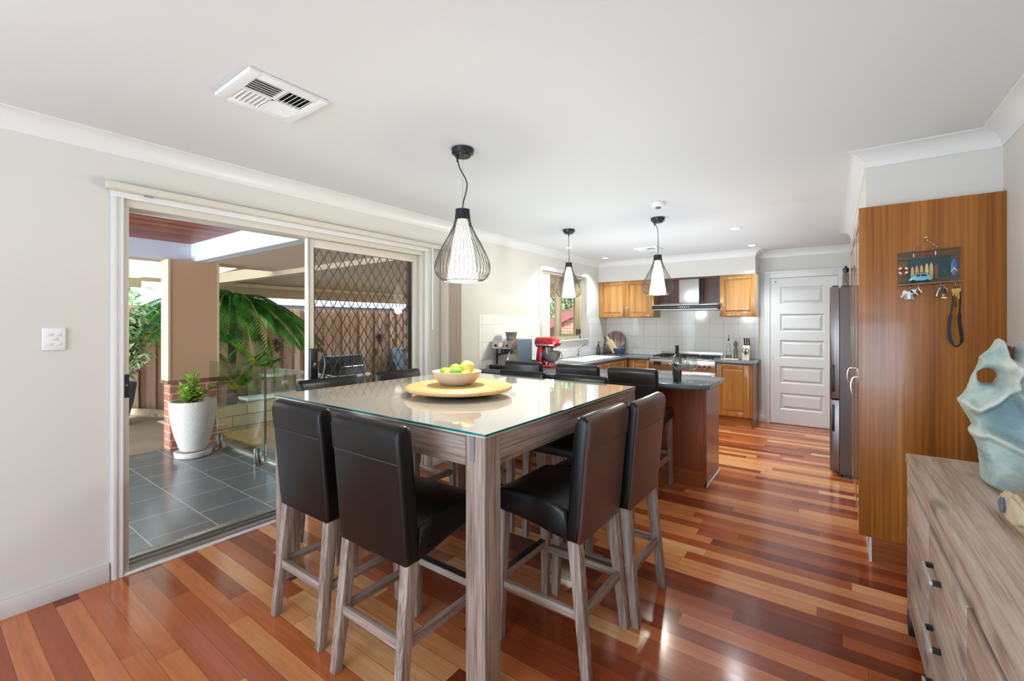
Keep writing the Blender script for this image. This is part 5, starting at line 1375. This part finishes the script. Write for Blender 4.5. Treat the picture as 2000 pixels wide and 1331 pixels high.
for x in (-5.5,-4.94):
    for y in (3.8,4.16): MB().box((x,y,-.25),(x+.1,y+.1,.37),.004).build('leg', M['greytimber'], tb, True)
def bench(x, y0, label):
    b = thing('outdoor_bench', label, 'bench', (x,y0,-.25), 0, 'white slab benches at the outdoor table')
    MB().box((x-.16,y0,.16),(x+.16,y0+.9,.205),.006).build('seat', M['tabletopwhite'], b, True)
    for y in (y0+.12,y0+.7): box((x-.12,y,-.25),(x+.12,y+.08,.159)).build('leg', M['greytimber'], b)
bench(-4.48, 3.2, 'white slab bench in front of the outdoor table'); bench(-5.85, 4.5, 'white slab bench behind the outdoor table, nearer the fence')
bb = thing('barbecue', 'black hooded barbecue with a pale side shelf seen through the diamond screen', 'barbecue', (-4.3,4.9,-.25))
MB().box((-4.6,4.58,-.2),(-4.1,5.2,.38),.01).build('cabinet', M['charcoal'], bb, True)
MB().prism([(-4.62,.44),(-4.08,.44),(-4.08,.62),(-4.2,.78),(-4.5,.78),(-4.62,.66)],'y',4.58,5.2,.02).build('hood', M['black'], bb, True)
MB().box((-4.62,4.45,.385),(-4.06,5.35,.435),.004).build('shelf', M['tabletopwhite'], bb, True)
MB().tube([(-4.07,4.68,.58),(-4.02,4.68,.6),(-4.02,5.1,.6),(-4.07,5.1,.58)],.012,8).build('handle', M['chrome'], bb, True)
cbx = tag(MB().box((-6.5,7.7,-.25),(-5.9,8.9,.72),.02).build('storage_box', plain('dark_slate_plastic','#3b444a',.6), None, True), 'dark grey storage box by the fence at the right of the diamond screen', 'storage box')
lg_ = tag(MB().tube([(-5.75,2.05,-.0),(-5.5,2.2,.0),(-5.05,2.42,-.0)],[.06,.065,.055],12).build('log', wood('garden_log',['#8b7257','#b39a78','#c8b291'],'y',scale=14,stretch=6,rough=.9), None, True), 'pale timber log lying on the ground left of the pillar', 'log')
# fence
mb = MB(); y = -4.0; i = 0
while y < 14:
    mb.box((-7.03 if i % 2 else -7.055, y-.01, -.25), (-7.0 if i % 2 else -7.035, y+.135, 1.712+random.uniform(-.012,.012))); y += .125; i += 1
fn = thing('timber_fence', 'brown timber paling fence along the back of the garden', 'fence', (-7.03,4,-.25))
mb.build('palings', M['fence'], fn)
MB().box((-7.12,-4,.2),(-7.06,14,.28)).box((-7.12,-4,1.2),(-7.06,14,1.28)).build('rail', M['greytimber'], fn)
def flower(y, z, r, mat, label, group, n=14):
    o = MB(); random.seed(int(y*100))
    for j in range(n):
        a = 2*PI*j/n
        for k in (.6,1.0): o.leaf((-6.985,y,z),(.45+.3*(1-k),math.cos(a+k),math.sin(a+k)),r*k,r*.3,0,.4)
    o.ball((-6.975,y,z),r*.16,(1,1,1),1)
    b = o.build('wall_flower', mat, None)
    tag(b, label, 'garden ornament', group)
flower(5.0,1.28,.24,M['purpleleaf'],'purple metal flower on the fence right of the palm, upper of the pair','metal flowers on the fence')
flower(4.95,.9,.22,M['purpleleaf'],'purple metal flower on the fence right of the palm, lower of the pair','metal flowers on the fence')
flower(4.5,1.12,.18,M['purpleleaf'],'purple metal flower half hidden by the palm fronds','metal flowers on the fence')
flower(8.05,1.3,.15,M['goldpetal'],'golden metal flower seen through the screen, highest on the fence','metal flowers on the fence')
flower(8.25,.86,.15,M['goldpetal'],'golden metal flower seen through the screen below the highest one','metal flowers on the fence')
flower(7.65,.62,.14,M['goldpetal'],'golden metal flower seen through the screen, lowest on the fence','metal flowers on the fence')
flower(7.75,.98,.2,M['purpleleaf'],'dark red metal flower seen through the middle of the screen','metal flowers on the fence')
# beyond the fence
nh = thing('neighbour_house', 'pale rendered neighbouring house just visible above the fence', 'house', (-10.5,9,-.25))
box((-13,5.6,-.25),(-9.5,15,1.97)).build('wall', plain('lavender_render','#8f8f9c',.8), nh)
MB().prism([(-9.2,1.9),(-9.3,2.02),(-11.2,2.75),(-13.2,2.0),(-13.2,1.9)],'y',5.4,15.2).build('roof', plain('pale_metal_roof','#a9a9b0',.5), nh)
def tree(loc, r, h, label, n=900, sd=1, name='tree', lf=.22):
    random.seed(sd); x, y, z = loc
    t = thing(name, label, 'tree', loc, 0, 'trees behind the neighbouring yards')
    mb = MB().tube([(x,y,z),(x+.1,y,z+h*.5),(x,y,z+h*.8)],[.14,.1,.05],8)
    for k in range(5): mb.tube([(x,y,z+h*.45),(x+r*.6*math.cos(k*1.3),y+r*.6*math.sin(k*1.3),z+h*.75)],[.06,.02],6)
    mb.build('trunk', M['trunk'], t, True)
    mb = MB(); cl = [(random.gauss(0,r*.45),random.gauss(0,r*.45),h*.72+random.gauss(0,h*.16)) for _ in range(14)]
    for i in range(n):
        c = random.choice(cl); p = Vector((x+c[0]+random.gauss(0,r*.2),y+c[1]+random.gauss(0,r*.2),z+c[2]+random.gauss(0,r*.16)))
        mb.leaf(p,(random.gauss(0,1),random.gauss(0,1),random.gauss(0,1)),lf,lf*.6,.2,random.uniform(-1,1))
    mb.build('crown', M['treeleaf'], t)
tree((-9.6,2.2,-.25),1.2,4.2,'leafy tree beyond the fence left of the patio pillar',1100,2)
tree((-6.4,17.5,-.25),1.7,4.8,'grey-green tree beyond the red roof seen through the kitchen window',1300,3)
tree((-8.6,20.5,-.25),2.0,5.4,'pale green tree seen in the near side of the kitchen window',1300,4)
hs = thing('brick_house', 'red brick outbuilding with a red metal roof seen through the kitchen window', 'house', (-3,12,-.25))
box((-3.32,11.0,-.25),(1.0,14.0,1.2)).build('wall', M['brick_far'], hs)
MB().prism([(-3.32,1.2005),(1.0,1.2005),(1.0,3.1),(-3.32,1.36)],'y',11.0,14.0).build('gable', M['brick_far'], hs)
MB().prism([(-4.3,.86),(1.2,3.22),(1.2,3.5),(-4.3,1.14)],'y',10.9,14.2).build('roof', M['redroof'], hs)
pg = thing('pergola', 'tan timber pergola with slatted screen just outside the kitchen window', 'pergola', (-1.5,7.6,-.25))
MB().box((-3.2,7.95,1.62),(-.25,8.02,1.68)).box((-3.2,7.95,1.93),(-.25,8.02,1.98)).build('rail', M['creampaint'], pg)
mb = MB()
for i in range(12): mb.box((-3.2,7.96,1.985+i*.036),(-.25,8.0,2.004+i*.036))
mb.build('slats', M['render'], pg)
for x in (-3.2,-.35): MB().box((x,7.94,-.25),(x+.09,8.03,2.42)).build('post', M['creampaint'], pg)

# ------------------------------------------------------------------ camera, lights, world
cam = bpy.data.cameras.new('camera'); co = bpy.data.objects.new('camera', cam); COL.objects.link(co)
a = math.atan(627/864)
co.location = (3.166, 0, 1.394); co.rotation_euler = (PI/2, 0, a)
cam.sensor_fit = 'HORIZONTAL'; cam.sensor_width = 36; cam.lens = 864/2000*36; cam.shift_y = -34/2000; cam.clip_start = .02
SC.camera = co
def area(name, loc, rot, sx, sy, e, col=(1,1,1)):
    l = bpy.data.lights.new(name, 'AREA'); l.shape = 'RECTANGLE'; l.size = sx; l.size_y = sy; l.energy = e; l.color = col
    o = bpy.data.objects.new(name, l); COL.objects.link(o); o.location = loc; o.rotation_euler = rot
    return o
# bounced flash towards the ceiling; the other area lamps are added fill
area('bounce_flash', (2.0,-1.3,1.5), (PI,0,0), 2.6, 2.4, 17, (.93,.98,1))
area('added_fill_middle', (2.0,2.5,1.46), (PI,0,0), 2.8, 3.0, 11, (.95,.98,1))  # added up-facing fill, no lamp stands here in the room
area('added_fill_kitchen', (1.6,5.3,1.5), (PI,0,0), 2.4, 2.8, 19, (1,.98,.97))  # unseen fill added to brighten the kitchen ceiling
area('added_fill_rear', (2.2,-3.3,1.1), (PI/2,0,0), 2.4, 2.0, 20, (.93,.98,1))  # added frontal fill outside the rear opening
area('added_sky_fill_patio', (-1.9,-3.9,1.1), (PI/2,0,0), 3.2, 2.0, 340, (1,.98,.95))  # added lamp standing in for open sky, brightens the patio
for x, y, _ in DL:
    l = bpy.data.lights.new('downlight_beam','SPOT'); l.energy = 90; l.spot_size = 2.1; l.spot_blend = .8; l.shadow_soft_size = .04; l.color = (1,.95,.88)
    o = bpy.data.objects.new('downlight_beam', l); COL.objects.link(o); o.location = (x,y,H-.012)
sun = bpy.data.lights.new('sun','SUN'); sun.energy = 10.0; sun.angle = .03; sun.color = (1,.94,.84)
so = bpy.data.objects.new('sun', sun); COL.objects.link(so)
so.rotation_euler = Vector((.45,.75,-.85)).to_track_quat('-Z','Y').to_euler()
W = bpy.data.worlds.new('World'); SC.world = W; W.use_nodes = True
bg = W.node_tree.nodes['Background']; bg.inputs[0].default_value = (.90,.95,1,1); bg.inputs[1].default_value = 5.8
SC.view_settings.view_transform = 'Standard'; SC.view_settings.look = 'None'; SC.view_settings.exposure = 0.05
try:
    SC.view_settings.use_white_balance = True; SC.view_settings.white_balance_temperature = 5280; SC.view_settings.white_balance_tint = -1
except Exception: pass
cy = SC.cycles
cy.max_bounces = 8; cy.diffuse_bounces = 4; cy.glossy_bounces = 4; cy.transparent_max_bounces = 16; cy.transmission_bounces = 6
cy.sample_clamp_indirect = 6; cy.use_denoising = True; cy.caustics_reflective = False; cy.caustics_refractive = False
for o in bpy.data.objects:
    if '_o' in o: del o['_o']
